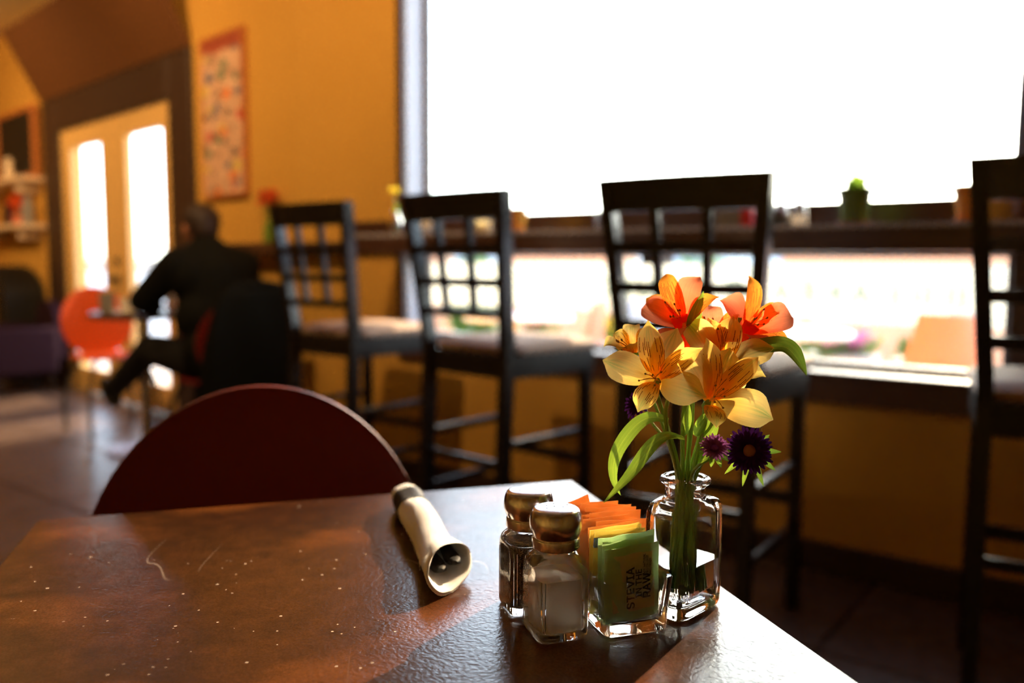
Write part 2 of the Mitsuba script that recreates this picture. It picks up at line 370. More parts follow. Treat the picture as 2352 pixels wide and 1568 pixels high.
# double door and its casing, soffit panel above
say('trim_1', 'wide dark brown casing around the glazed double door', 'trim', kind=STR); used.add('trim_1')
part('trim_1', 'side_board', db(-3.78, DX0, -0.03, 0.02, 0, 2.285, c=0.004), 'mat_casing')
part('trim_1', 'side_board', db(DX1, -1.134, -0.03, 0.02, 0, 2.285, c=0.004), 'mat_casing')
part('trim_1', 'head_board', db(DX0, DX1, -0.03, 0.02, DZ, 2.285, c=0.004), 'mat_casing')
for nm, x0, x1, g0, g1, lb in (('door_1', DX0 + 0.005, -2.435, -3.235, -2.64, 'cream left leaf of the glazed double door, nearest the shelves'),
                               ('door_2', -2.43, DX1 - 0.005, -2.19, -1.60, 'cream right leaf of the glazed double door with dark handle')):
    say(nm, lb, 'door', kind=STR); used.add(nm)
    hole = to_man(extrude(sbox(g0 + 0.03, 0.22, g1 - 0.03, 1.85).buffer(0.03), 0.4))
    hole = hole.transform(np.array([[1, 0, 0, 0], [0, 0, -1, 0.2], [0, 1, 0, 0]], float))
    part(nm, 'leaf', tf(to_tri(mbox(x0, x1, 0.0, 0.05, 0.012, DZ - 0.006) - hole), FD), 'mat_door', False)
    part(nm, 'pane', pane(g0, g1, 0.025, 0.19, 1.88, FD), 'mat_pane', False)
kk = part('door_2', 'handle', tf(cat_(lathe([(0.0, 0), (0.03, 0.0), (0.03, 0.008), (0.012, 0.01), (0.012, 0.04), (0.028, 0.05), (0.03, 0.065), (0.02, 0.078), (0, 0.08)], 20)), FD @ mat(V(1, 0, 0), V(0, 0, 1), V(0, -1, 0), V(-2.374, 0, 0.885))), 'mat_black')
part('door_2', 'lock', tf(lathe([(0, 0), (0.028, 0), (0.028, 0.014), (0.02, 0.022), (0, 0.022)], 20), FD @ mat(V(1, 0, 0), V(0, 0, 1), V(0, -1, 0), V(-2.384, 0, 1.014))), 'mat_black')
p0, p1 = V(0, -0.03, 2.287), V(0, -0.296, 2.794)
sd = unit(p1 - p0)
so = cbox(-3.78, -1.134, 0, 0.572, -0.03, 0, 0.004)
solo('trim_2', tf(so, FD @ mat(V(1, 0, 0), sd, np.cross(V(1, 0, 0), sd), p0 + V(0, 0.0, 0.0))), 'mat_soffit', 'brown sloping panel leaning into the room above the double door', 'soffit panel', kind=STR)
solo('trim_3', cat_(db(-1.134, 0.0, -0.10, 0.01, 1.061, 1.12, c=0.004), wb(-2.861, -2.48, -0.08, 0.01, 1.061, 1.12, c=0.004)), 'mat_trim', 'dark brown ledge running along the wall at counter height, left of the bar counter', 'ledge', kind=STR)
for nm, m, lb in (('baseboard_window', wb(-2.86, 3.0, -0.016, 0.01, 0, 0.10, c=0.003), 'dark baseboard under the window wall'),
                  ('baseboard_door', cat_(db(-1.134, 0, -0.016, 0.01, 0, 0.10, c=0.003)), 'short dark baseboard between door casing and corner'),
                  ('baseboard_left', cat_(db(-5.6, -3.78, -0.016, 0.01, 0, 0.10, c=0.003)), 'dark baseboard left of the double door')):
    solo(nm, m, 'mat_casing', lb, 'baseboard', kind=STR)

# ---------------------------------------------------------------- outside
gr = trimesh.creation.box([160, 160, 0.2]); gr.apply_translation([0, 0, -0.26])
cut = extrude(Polygon([tuple(p[:2]) for p in (W(9, 0.16, 0), W(-2.9, 0.16, 0), D(-9, 0.16, 0), D(-9, 60, 0), W(9, 60, 0))]), 0.14); cut.apply_translation([0, 0, -0.16])
solo('patio_ground', cat_(gr, cut), 'mat_paving', 'pale sunlit paving outside the window', 'ground', kind=STR, smooth=False)
bn = thing('banner', 'white banner on the patio fence, its lettering seen from behind', 'banner')
part(bn, 'sheet', wb(-4.3, 0.25, 2.195, 2.205, 0.69, 1.015), 'mat_banner')
def word(s, x, z, h):
    # lettering that reads from outside: +x of the text runs to the left in the room's view
    t = meshkit.text_mesh(s, h, 0.003, True)
    t.apply_scale([1.12, 1, 1])
    return tf(t, FW @ mat(V(-1, 0, 0), V(0, 0, 1), V(0, -1, 0), V(x, 2.193, z))), t.bounds
xs = -0.118
for chx, step in zip('BREAKFAST & LUNCH', (0.168, 0.162, 0.156, 0.158, 0.15, 0.148, 0.152, 0.146, 0.15, 0.08, 0.17, 0.08, 0.14, 0.16, 0.165, 0.165, 0.16)):
    if chx != ' ':
        m, b = word(chx, xs, 0.795, 0.119)
        part(bn, 'letter', m, 'mat_banner_print', False)
    xs -= step
for xp in (-4.3, -3.2, -2.1, -1.0, 0.1, 0.27):
    part(bn, 'fence_post', wb(xp, xp + 0.03, 2.215, 2.245, -0.02, 1.0), 'mat_wire')
def leafball(c, rx, ry, rz, n, size, seed):
    r = np.random.default_rng(seed)
    d = r.normal(size=(n, 3)); d /= np.linalg.norm(d, axis=1, keepdims=True)
    p = c + d * V(rx, ry, rz) * (0.35 + 0.65 * r.random((n, 1)))
    a = r.normal(size=(n, 3)); a /= np.linalg.norm(a, axis=1, keepdims=True)
    b = np.cross(a, r.normal(size=(n, 3))); b /= np.linalg.norm(b, axis=1, keepdims=True)
    s = size * (0.6 + 0.8 * r.random((n, 1)))
    v = np.stack([p - a * s, p + b * s * 0.45, p + a * s, p - b * s * 0.45], 1).reshape(-1, 3)
    i = np.arange(n) * 4
    f = np.vstack([np.stack([i, i + 1, i + 2], 1), np.stack([i, i + 2, i + 3], 1)])
    return trimesh.Trimesh(v, f, process=False)
for q, (xp, blm, adj) in enumerate(((-0.22, 'mat_bloom_yellow', 'yellow flowers at the right end of the row'), (-0.75, 'mat_bloom_pink', 'pink flowers, second from the right'), (-1.28, 'mat_bloom_yellow', 'yellow flowers in the middle of the row, behind the third stool'),
                                    (-2.15, 'mat_bloom_yellow', 'yellow flowers behind the gap of the second and third stool'), (-2.9, 'mat_bloom_pink', 'pink flowers at the left end of the row'))):
    pl = thing('flower_box', 'patio flower box with ' + adj, 'flower box')
    part(pl, 'trough', wb(xp - 0.22, xp + 0.22, 1.95, 2.12, 0.36, 0.52), 'mat_grey')
    part(pl, 'stand', cat_(wb(xp - 0.2, xp - 0.17, 2.0, 2.06, -0.02, 0.36), wb(xp + 0.17, xp + 0.2, 2.0, 2.06, -0.02, 0.36)), 'mat_wire')
    part(pl, 'foliage', leafball(W(xp, 2.03, 0.57), 0.25, 0.1, 0.1, 260, 0.035, 10 + q), 'mat_hedge', False, kind='stuff')
    part(pl, 'blossoms', leafball(W(xp + 0.05, 2.0, 0.62), 0.17, 0.08, 0.07, 120, 0.026, 40 + q), blm, False, kind='stuff')
def patio_table(x, y, lb, r=0.33):
    t = thing('patio_table', lb, 'table')
    M = FW @ move(x, y, -0.02)
    part(t, 'top', tf(lathe([(0, 0.70), (r - 0.01, 0.70), (r, 0.71), (r, 0.72), (r - 0.01, 0.73), (0, 0.73)], 40), M), 'mat_white')
    part(t, 'pedestal', tf(lathe([(0, 0.02), (0.03, 0.02), (0.03, 0.70), (0, 0.70)], 16), M), 'mat_steel')
    part(t, 'base', tf(lathe([(0, 0), (0.2, 0), (0.2, 0.012), (0.03, 0.03), (0, 0.03)], 24), M), 'mat_steel')
def patio_chair(x, y, rot, bsdf, lb):
    t = thing('patio_chair', lb, 'chair')
    M = FW @ move(x, y, -0.02, rot)
    n, w = 15, 0.21
    P = np.array([[V(w * u * (1 - 0.25 * max(0, z - 0.62) / 0.25), -0.2 - 0.12 * (z - 0.45) + 0.05 * (1 - u * u) * -1, z) for u in np.linspace(-1, 1, n)] for z in np.linspace(0.46, 0.84, 8)])
    s = grid(P); s2 = grid(P + V(0, 0.012, 0)); s2.invert()
    part(t, 'backrest', tf(cat_(s, s2), M), bsdf)
    part(t, 'seat', tf(loft([(0.44, 0.19, 0.19, 4), (0.445, 0.21, 0.21, 4), (0.46, 0.21, 0.21, 4), (0.465, 0.19, 0.19, 4)], 32), M), bsdf)
    for sx in (-1, 1):
        for sy in (-1, 1):
            part(t, 'leg', tf(tube([(0.17 * sx, 0.16 * sy, 0.45), (0.2 * sx, 0.2 * sy, 0)], 0.011, 4, 8), M), 'mat_steel')
patio_table(-0.75, 1.15, 'white round patio table outside the lower window, right of the bouquet')
patio_table(-2.35, 1.2, 'white round patio table outside, seen between the second and third stool')
patio_chair(-0.10, 0.72, 2.6, 'mat_patio_orange', 'orange patio chair close to the window at its lower right')
patio_chair(-0.22, 1.42, 1.3, 'mat_grey', 'pale grey patio chair beside the orange one outside')
patio_chair(-1.35, 1.25, -1.4, 'mat_grey', 'pale grey patio chair left of the white table outside, behind the bouquet')
patio_chair(-1.9, 0.9, 2.0, 'mat_patio_orange', 'orange patio chair outside behind the third stool')
# beyond the fence: low brick planters with hedges, facade, tree
for x0, x1, lb in ((-9.5, -6.1, 'low orange brick wall beyond the banner, left stretch'), (-5.2, -3.6, 'low orange brick wall beyond the banner, middle stretch'), (-2.0, 1.5, 'low orange brick wall beyond the banner, right stretch')):
    solo('brick_wall', wb(x0, x1, 4.6, 4.9, -0.06, 1.13, c=0.01), 'mat_brick', lb, 'wall')
for xp, lb in ((-5.65, 'clipped green hedge beyond the banner between left and middle brick walls'), (-2.8, 'clipped green hedge beyond the banner between middle and right brick walls')):
    h = thing('hedge', lb, 'hedge')
    part(h, 'foliage', leafball(W(xp, 4.75, 0.6), 0.36, 0.22, 0.5, 1500, 0.07, int(99 + xp)), 'mat_hedge', False, kind='stuff')
    part(h, 'stem', tf(tube([(xp, 4.75, -0.06), (xp + 0.02, 4.75, 0.7)], 0.02, 4, 8), FW), 'mat_bark')
fc = thing('street_building', 'pale building across the street beyond the window', 'building')
part(fc, 'wall', wb(-26, 12, 21, 22, -0.06, 2.2), 'mat_facade')
for q in range(9):
    part(fc, 'window', wb(-24 + 4 * q, -22.4 + 4 * q, 20.9, 21.1, 0.9, 1.9), 'mat_grey')
tr = thing('street_tree', 'slim leafy tree outside at the right of the window', 'tree')
part(tr, 'trunk', tf(tube([(0.35, 5.6, -0.06), (0.3, 5.6, 1.2), (0.42, 5.65, 2.4), (0.38, 5.7, 3.4)], [0.06, 0.05, 0.035, 0.015], 14, 10), FW), 'mat_bark')
for bx in ((-0.15, 1.5, 2.2), (0.8, 1.6, 2.5), (0.0, 2.2, 3.0), (0.75, 2.4, 3.4)):
    part(tr, 'branch', tf(tube([(0.34, 5.62, bx[1]), (bx[0], 5.6, bx[2])], [0.018, 0.008], 5, 6), FW), 'mat_bark')
part(tr, 'foliage', cat_(*[leafball(W(x, 5.6, z), rx, 0.3, rz, 160, 0.07, 70 + i) for i, (x, z, rx, rz) in enumerate(((0.1, 1.9, 0.28, 0.22), (0.55, 2.2, 0.3, 0.25), (0.0, 2.7, 0.3, 0.3), (0.6, 3.1, 0.4, 0.3), (0.3, 3.6, 0.4, 0.3)))]), 'mat_hedge', False, kind='stuff')
lc = thing('light_string', 'string of small pointed bulbs hanging outside the top of the window', 'string lights')
cab = [(-3.0, 2.3), (-2.4, 2.12), (-1.712, 2.13), (-1.30, 2.25), (-0.999, 2.08), (-0.85, 2.13), (-0.6, 2.3), (-0.365, 2.12), (0.2, 2.3), (0.9, 2.25)]
part(lc, 'wire', tf(tube([(x, 0.3, z) for x, z in cab], 0.003, 60, 6), FW), 'mat_wire')
for x, z in ((-2.4, 2.12), (-1.712, 2.13), (-0.999, 2.08), (-0.365, 2.12), (0.2, 2.3)):
    part(lc, 'bulb', tf(lathe([(0, 0), (0.004, 0.004), (0.013, 0.035), (0.014, 0.05), (0.009, 0.065), (0.009, 0.085), (0, 0.087)], 14), FW @ move(x, 0.3, z - 0.087)), 'mat_bulb')

# ---------------------------------------------------------------- unseen ceiling spotlights, out of view, placed to light the left walls
for p, q, lb in ((V(-1.15, 2.2, 2.82), V(-1.25, 4.4, 1.75), 'unseen ceiling spotlight, out of view, placed to light the corner beside the window'),
                 (V(-2.7, 3.5, 2.82), V(-2.9, 6.1, 1.6), 'unseen ceiling spotlight, out of view, placed to light the double door'),
                 (V(-4.5, 5.0, 2.82), V(-4.5, 7.7, 1.6), 'unseen ceiling spotlight, out of view, placed to light the white shelves')):
    l = thing('unseen_spotlight', lb, 'unseen_lamp')
    d = unit(q - p)
    a = unit(np.cross(d, V(0, 0, 1)))
    part(l, 'housing', tf(lathe([(0, -0.12), (0.035, -0.12), (0.045, -0.10), (0.045, 0.0), (0.04, 0.0), (0.036, -0.08), (0, -0.08)], 24), mat(a, np.cross(d, a), d, p)), 'mat_black')
    part(l, 'stem', tube([p - d * 0.07, V(*(p - d * 0.07)[:2], 3.0)], 0.008, 3, 8), 'mat_black')
    k = l + '_light'
    scene[k] = {'type': 'spot', 'to_world': T4().look_at(origin=(p + d * 0.004).tolist(), target=q.tolist(), up=[0, 0, 1]), 'intensity': rgb(*UNSEEN_SPOT), 'cutoff_angle': 70.0, 'beam_width': 12.0}

# ---------------------------------------------------------------- bar counter and what stands on it
ct = thing('bar_counter', 'dark wooden bar counter running along the window', 'counter')
part(ct, 'top', wb(-2.13, 1.6, -0.30, -0.0245, 1.062, 1.14, c=0.006), 'mat_trim')
part(ct, 'edge_glint', wb(-2.13, 1.6, -0.304, -0.2985, 1.130, 1.1405, c=0.002), 'mat_edge_glint', label='pale strip painted as the glint along the upper front edge')  # paints the bright glint line along the counter edge
solo('trim_4', wb(-2.477, -2.14, -0.03, -0.0005, 1.062, 1.215, c=0.004), 'mat_trim', 'dark board on the wall between the window and the left end of the counter', 'wall board', kind=STR)
for xb in (-1.95, -0.75, 0.45):
    part(ct, 'bracket', wb(xb - 0.02, xb + 0.02, -0.2, -0.025, 1.02, 1.062), 'mat_trim')
CT = 1.14
def pot(x, y, r0, r1, h, bsdf, name, lb, saucer):
    t = thing(name, lb, 'plant pot')
    M = FW @ move(x, y, CT + 0.008)
    part(t, 'pot', tf(lathe([(0, 0), (r0, 0), (r0 * 0.5 + r1 * 0.5, h * 0.45), (r1 * 0.97, h * 0.8), (r1 * 1.06, h * 0.82), (r1 * 1.06, h), (r1 * 0.95, h), (r1 * 0.92, h * 0.85), (0, h * 0.84)], 36), M), bsdf)
    part(t, 'saucer', tf(lathe([(0, 0), (r0 * 1.1, 0), (r0 * 1.35, 0.012), (r0 * 1.28, 0.012), (r0 * 1.05, 0.005), (0, 0.005)], 32), FW @ move(x, y, CT)), saucer)
    return t, M
gp, M = pot(-0.074, -0.15, 0.037, 0.048, 0.105, 'mat_pot_green', 'potted_succulent', 'green glazed pot with a spiky succulent on the bar counter', 'mat_pot_saucer')
def blade(base, tip, w, sag=0.0, n=9, m=5, fold=0.25, sh=None):
    base, tip = np.asarray(base, float), np.asarray(tip, float)
    t = np.linspace(0, 1, n)
    p = base + (tip - base) * t[:, None] + V(0, 0, 1) * (sag * 4 * t * (1 - t))[:, None]
    T, a, b = frames(p)
    side = np.cross(T, V(0, 0, 1)); side /= np.linalg.norm(side, axis=1, keepdims=True) + 1e-9
    nn = np.cross(side, T)
    ww = w * (np.sin(PI * np.clip(t * 0.9 + 0.1, 0, 1)) ** 0.7)
    u = np.linspace(-1, 1, m)
    P = p[:, None] + side[:, None] * (u[None, :, None] * ww[:, None, None]) + nn[:, None] * (np.abs(u)[None, :, None] * ww[:, None, None] * fold)
    return grid(P)
for q in range(16):
    a = q * 2.4
    e = 0.35 + 0.06 * q
    L = 0.060 + 0.014 * rng.random()
    b0 = V(0.010 * math.cos(a), 0.010 * math.sin(a), 0.094)
    part(gp, 'leaf', tf(blade(b0, b0 + L * V(math.cos(a) * math.cos(e), math.sin(a) * math.cos(e), math.sin(e)), 0.0105, 0.006), M), 'mat_leaf', True)
p1_, M = pot(-1.354, -0.15, 0.031, 0.045, 0.088, 'mat_pot_orange', 'plant_pot', 'small orange pot on the counter right of the second stool back', 'mat_pot_saucer')
p2_, M2 = pot(0.240, -0.15, 0.033, 0.047, 0.098, 'mat_pot_orange', 'plant_pot', 'small orange pot on the counter beside the rightmost stool back', 'mat_pot_saucer')
for tt, MM, zz, sd in ((p1_, M, 0.06, 5), (p2_, M2, 0.075, 6)):
    r = np.random.default_rng(sd)
    for q in range(9):
        a = q * 2.4
        b0 = V(0, 0, zz)
        part(tt, 'leaf', tf(blade(b0, b0 + V(0.022 * math.cos(a), 0.022 * math.sin(a), 0.02 + 0.015 * r.random()), 0.006, 0.003, 6, 3), MM), 'mat_leaf', True)
def mini_shaker(x, y, content, lb):
    t = thing('condiment_shaker', lb, 'shaker')
    M = FW @ move(x, y, CT)
    part(t, 'jar', tf(loft([(0, 0.021, 0.021, 5), (0.002, 0.023, 0.023, 5), (0.045, 0.0225, 0.0225, 5), (0.055, 0.016, 0.016, 2), (0.058, 0.016, 0.016, 2)], 32), M), 'mat_glass')
    part(t, 'filling', tf(loft([(0.004, 0.0195, 0.0195, 5), (0.036, 0.0195, 0.0195, 5)], 24), M), content)
    part(t, 'cap', tf(lathe([(0.0165, 0.054), (0.0175, 0.056), (0.0175, 0.066), (0.014, 0.074), (0, 0.077)], 24), M), 'mat_chrome')
mini_shaker(-0.223, -0.2, 'mat_salt', 'salt shaker on the bar counter left of the green pot')
mini_shaker(-0.281, -0.2, 'mat_pepper', 'pepper shaker on the bar counter behind the right post of the third stool')
mn = thing('menu_holder', 'red and grey menu block on the counter seen through the third stool back', 'menu holder')
part(mn, 'card', wb(-0.53, -0.437, -0.125, -0.11, CT, CT + 0.062, c=0.001), 'mat_menu_grey')
part(mn, 'block', wb(-0.437, -0.40, -0.14, -0.10, CT, CT + 0.066, c=0.001), 'mat_menu_red')
def glass_pot(x, y, r, h, name, lb, cat, F, z):
    return solo(name, tf(lathe([(0, 0), (r * 0.86, 0), (r * 0.9, 0.003), (r, h), (r * 0.9, h), (r * 0.8, 0.008), (0, 0.008)], 32), F @ move(x, y, z)), 'mat_glass', lb, cat)
glass_pot(-0.95, -0.17, 0.03, 0.075, 'drinking_glass', 'small clear glass on the counter at the left post of the third stool', 'glass', FW, CT)
cd = thing('candle_holder', 'small pinkish candle jar on the counter seen through the second stool back', 'candle')
part(cd, 'jar', tf(lathe([(0, 0), (0.026, 0), (0.03, 0.05), (0.027, 0.05), (0.024, 0.004), (0, 0.004)], 24), FW @ move(-1.50, -0.17, CT)), 'mat_packet_panel')
part(cd, 'wax', tf(lathe([(0, 0.004), (0.023, 0.004), (0.025, 0.035), (0, 0.035)], 24), FW @ move(-1.50, -0.17, CT)), 'mat_pot_saucer')
gc = thing('sugar_caddy', 'clear caddy of blue and white packets on the counter seen through the second stool back', 'caddy')
part(gc, 'tray', tf(loft([(0, 0.05, 0.032, 8), (0.04, 0.053, 0.035, 8), (0.04, 0.05, 0.032, 8), (0.005, 0.047, 0.029, 8)], 32), FW @ move(-1.79, -0.17, CT)), 'mat_glass')
for q in range(5):
    part(gc, 'packet', wb(-1.825, -1.765, -0.19 + 0.01 * q, -0.187 + 0.01 * q, CT + 0.006, CT + 0.064 + 0.002 * (q % 3), c=0.0005), ('mat_white', 'mat_print_blue')[q % 2])
# flowers in a vase at the left end of the counter
yv = thing('flower_vase', 'small glass vase with a yellow bloom at the left end of the counter', 'vase')
M = FW @ move(-1.965, -0.2, CT)
part(yv, 'vase', tf(lathe([(0, 0), (0.024, 0), (0.026, 0.004), (0.026, 0.06), (0.014, 0.085), (0.016, 0.1), (0.013, 0.1), (0.011, 0.085), (0.023, 0.058), (0.023, 0.006), (0, 0.006)], 28), M), 'mat_glass')
part(yv, 'stem', tf(tube([(0, 0, 0.008), (0.004, 0, 0.1), (-0.008, 0, 0.175)], 0.002, 8, 6), M), 'mat_stem')
for q in range(10):
    a = q * 0.63
    part(yv, 'petal', tf(blade((-0.008, 0, 0.17), (-0.008 + 0.03 * math.cos(a), 0.03 * math.sin(a), 0.185 + 0.018 * (q % 2)), 0.012, 0.006, 7, 5), M), 'mat_bloom_yellow', True)
part(yv, 'leaf', tf(blade((0, 0, 0.1), (0.02, -0.012, 0.125), 0.009, 0.004), M), 'mat_leaf', True)
of = thing('flower_vase', 'small vase of orange flowers on the wall ledge behind the first stool', 'vase')
M = FD @ move(-0.22, -0.052, 1.12)
part(of, 'vase', tf(lathe([(0, 0), (0.026, 0), (0.032, 0.05), (0.022, 0.1), (0.025, 0.115), (0, 0.115)], 28), M), 'mat_pot_green')
for q in range(6):
    c = V(-0.06 + 0.025 * q, -0.01 * (q % 2), 0.215 + 0.022 * ((q * 2) % 3))
    part(of, 'stem', tf(tube([(0, 0, 0.11), (c[0] * 0.6, c[1], 0.17), c], 0.0018, 6, 5), M), 'mat_stem')
    part(of, 'bloom', tf(leafball(c, 0.026, 0.026, 0.02, 60, 0.016, 200 + q), M), 'mat_sunlit_red_bloom', False)

# ---------------------------------------------------------------- bar stools
def post_at(s, z, dy=0.0):
    h = max(0.0, z - 0.75)
    return V(s * (0.179 + 0.0753 * h), -0.2115 - 0.124 * h + dy, z)
def stool_meshes():
    out = []
    for s in (-1, 1):
        zz = np.array([0.0, 0.35, 0.70, 0.78, 0.95, 1.10, 1.245])
        P = []
        for z in zz:
            c = post_at(s, z)
            if z < 0.7: c = c + V(0, -0.035 * (1 - z / 0.7), 0)
            w, d = (0.017, 0.021) if z > 0.3 else (0.0155, 0.018)
            P.append([c + V(a * w, b * d, 0) for a, b in ((-1, -1), (1, -1), (1, 1), (-1, 1))])
        out.append(('rear_leg', grid(np.array(P), close_u=True, caps=True), 'mat_espresso'))
    for s in (-1, 1):
        out.append(('front_leg', beam((s * 0.192, 0.19, 0), (s * 0.19, 0.185, 0.70), 0.036, 0.036), 'mat_espresso'))
    n = 11
    u = np.linspace(-1, 1, n)
    def curved(z0, z1, t, c=0.018):
        P = []
        for z, dy in ((z0, -t / 2), (z1, -t / 2), (z1, t / 2), (z0, t / 2)):
            e = post_at(1, z)
            P.append([V(e[0] * k, e[1] + dy - c * (1 - k * k), z) for k in u])
        P = np.array(P).transpose(1, 0, 2)
        return grid(P, close_u=True, caps=True)
    tp = curved(1.161, 1.249, 0.022)
    tp.vertices[:, 0] *= 1.085
    out.append(('top_panel', tp, 'mat_espresso'))
    for z in (1.0685, 0.9614, 0.8616):
        out.append(('crossbar', curved(z - 0.014, z + 0.014, 0.02), 'mat_espresso'))
    for s in (-0.34, 0.34):
        pts = [post_at(1, z) for z in (0.862, 0.97, 1.07, 1.165)]
        P = []
        for e in pts:
            c = V(e[0] * s, e[1] - 0.018 * (1 - s * s), e[2])
            P.append([c + V(a * 0.012, b * 0.009, 0) for a, b in ((-1, -1), (1, -1), (1, 1), (-1, 1))])
        out.append(('slat', grid(np.array(P), close_u=True, caps=True), 'mat_espresso'))
    def trap(z0, z1, r, ins=0):
        pts = Polygon([(-0.196 + ins, -0.225 + ins), (0.196 - ins, -0.225 + ins), (0.222 - ins, 0.215 - ins), (-0.222 + ins, 0.215 - ins)]).buffer(-r).buffer(r, quad_segs=4)
        m = extrude(pts, z1 - z0); m.apply_translation([0, 0, z0])
        return m
    out.append(('apron', trap(0.655, 0.728, 0.012, 0.006), 'mat_espresso'))
    pts = []
    for z, ins in ((0.726, 0.012), (0.738, 0.0), (0.752, -0.002), (0.764, 0.012), (0.772, 0.05)):
        pl = Polygon([(-0.196 + ins, -0.19 + ins), (0.196 - ins, -0.19 + ins), (0.226 - ins, 0.222 - ins), (-0.226 + ins, 0.222 - ins)]).buffer(-0.03).buffer(0.03, quad_segs=6)
        ring = np.array(pl.exterior.segmentize(0.02).coords)
        L = np.linspace(0, pl.exterior.length, 65)[:-1]
        ring = np.array([pl.exterior.interpolate(l).coords[0] for l in L])
        pts.append(np.c_[ring, np.full(64, z)])
    P = np.array(pts)
    if True:
        # all rings start at their own first vertex: align them
        for k in range(1, len(P)):
            sft = np.argmin(np.linalg.norm(P[k][:, :2] - P[0][0, :2], axis=1))
            P[k] = np.roll(P[k], -sft, axis=0)
    c = grid(P, close_u=True, caps=True)
    trimesh.repair.fix_normals(c)
    out.append(('cushion', c, 'mat_cushion'))
    for s in (-1, 1):
        out.append(('side_stretcher', beam((s * 0.181, -0.222, 0.44), (s * 0.191, 0.185, 0.44), 0.018, 0.026, (1, 0, 0)), 'mat_espresso'))
        out.append(('side_stretcher', beam((s * 0.181, -0.232, 0.25), (s * 0.191, 0.185, 0.25), 0.018, 0.026, (1, 0, 0)), 'mat_espresso'))
    out.append(('rear_stretcher', beam((-0.178, -0.226, 0.375), (0.178, -0.226, 0.375), 0.018, 0.026, (0, 1, 0)), 'mat_espresso'))
    out.append(('footrest', beam((-0.19, 0.19, 0.33), (0.19, 0.19, 0.33), 0.02, 0.035, (0, 1, 0)), 'mat_espresso'))
    return out
ST = [(n, mikit.ply(m, b, smooth=35)) for n, m, b in stool_meshes()]
for (x, y, th), lb in zip(((-0.6173, 3.5141, -0.6717), (-0.0071, 2.9397, -0.7347), (0.5819, 2.4094, -0.5839), (1.2948, 1.924, -0.5144)),
                          ('dark lattice-back bar stool furthest left, its seat over golden wall', 'dark lattice-back bar stool second from the left, at the left end of the window',
                           'dark lattice-back bar stool directly behind the flower bouquet', 'dark lattice-back bar stool cut off by the right edge of the photo')):
    t = thing('bar_stool', lb, 'bar stool', 'bar stools along the window counter')
    for n, d in ST:
        k = numbered(f'{t}__{n}')
        scene[k] = {**d, 'to_world': T4(move(x, y, 0, th).tolist())}
        if n == 'cushion': say(k, 'tan upholstered seat cushion')

# ---------------------------------------------------------------- round-backed chairs
def round_chair(M, lb, bsdf, grp=None):
    t = thing('round_back_chair', lb, 'chair', grp)
    R = 0.212
    rr = np.array([0.0, 0.3, 0.6, 0.85, 0.96, 1.0, 1.0, 0.96, 0.85, 0.6, 0.3, 0.0]) * R
    hh = np.array([0.5, 0.5, 0.5, 0.5, 0.5, 0.3, -0.3, -0.5, -0.5, -0.5, -0.5, -0.5]) * 0.013
    ang = np.arange(56) / 56 * 2 * PI
    P = np.array([[V(r * math.cos(a), h, r * math.sin(a)) for a in ang] for r, h in zip(rr, hh)])
    P[..., 1] += 0.9 * P[..., 0] ** 2                # the sides curve forward
    lean = math.radians(9)
    def place(m): return tf(m, M @ mat(V(1, 0, 0), V(0, math.cos(lean), -math.sin(lean)) * 1, V(0, -math.sin(lean), math.cos(lean)), V(0, -0.215, 0.652)))
    b = grid(P, close_u=True); b.invert(); trimesh.repair.fix_normals(b)
    part(t, 'backrest', place(b), bsdf, 50)
    s = loft([(0.442, 0.17, 0.17, 2.6), (0.444, 0.195, 0.195, 2.6), (0.448, 0.2, 0.2, 2.6), (0.456, 0.2, 0.2, 2.6), (0.46, 0.19, 0.19, 2.6)], 48)
    part(t, 'seat', tf(s, M), bsdf)
    for sx in (-1, 1):
        part(t, 'back_support', tf(tube([(sx * 0.12, -0.12, 0.436), (sx * 0.12, -0.205, 0.47), (sx * 0.11, -0.228, 0.60)], 0.009, 10, 8), M), 'mat_steel')
        for sy in (-1, 1):
            part(t, 'leg', tf(tube([(sx * 0.12, sy * 0.12, 0.442), (sx * 0.165, sy * 0.165, 0.36), (sx * 0.195, sy * 0.205, 0)], 0.011, 10, 8), M), 'mat_black')
    return t
def face(p, d):
    """a frame standing at p whose +y looks along d"""
    ey = unit(V(d[0], d[1], 0))
    return mat(np.cross(ey, V(0, 0, 1)), ey, V(0, 0, 1), V(p[0], p[1], 0))
cp = V(0.0788, 1.0668, 0) + EX * -0.385 + EY * 0.145
round_chair(face(cp - EY * 0.215, -EY), 'red round-backed chair, darkened by painted shade, pushed up to the far edge of the table', 'mat_red_shaded')
MT = V(-1.98, 4.53, 0)
round_chair(face(V(-2.42, 5.06, 0), V(0.62, -0.60)), 'red round-backed chair with sunlight painted in as orange-red, by the glazed door, across from the seated person', 'mat_sunlit_red_bloom')
MAN = V(-1.415, 4.12, 0)
FDIR = V(-0.717733, 0.69632, 0)
round_chair(face(MAN + FDIR * 0.02, FDIR), 'red round-backed chair, darkened by painted shade, that the seated person sits on', 'mat_red_shaded')

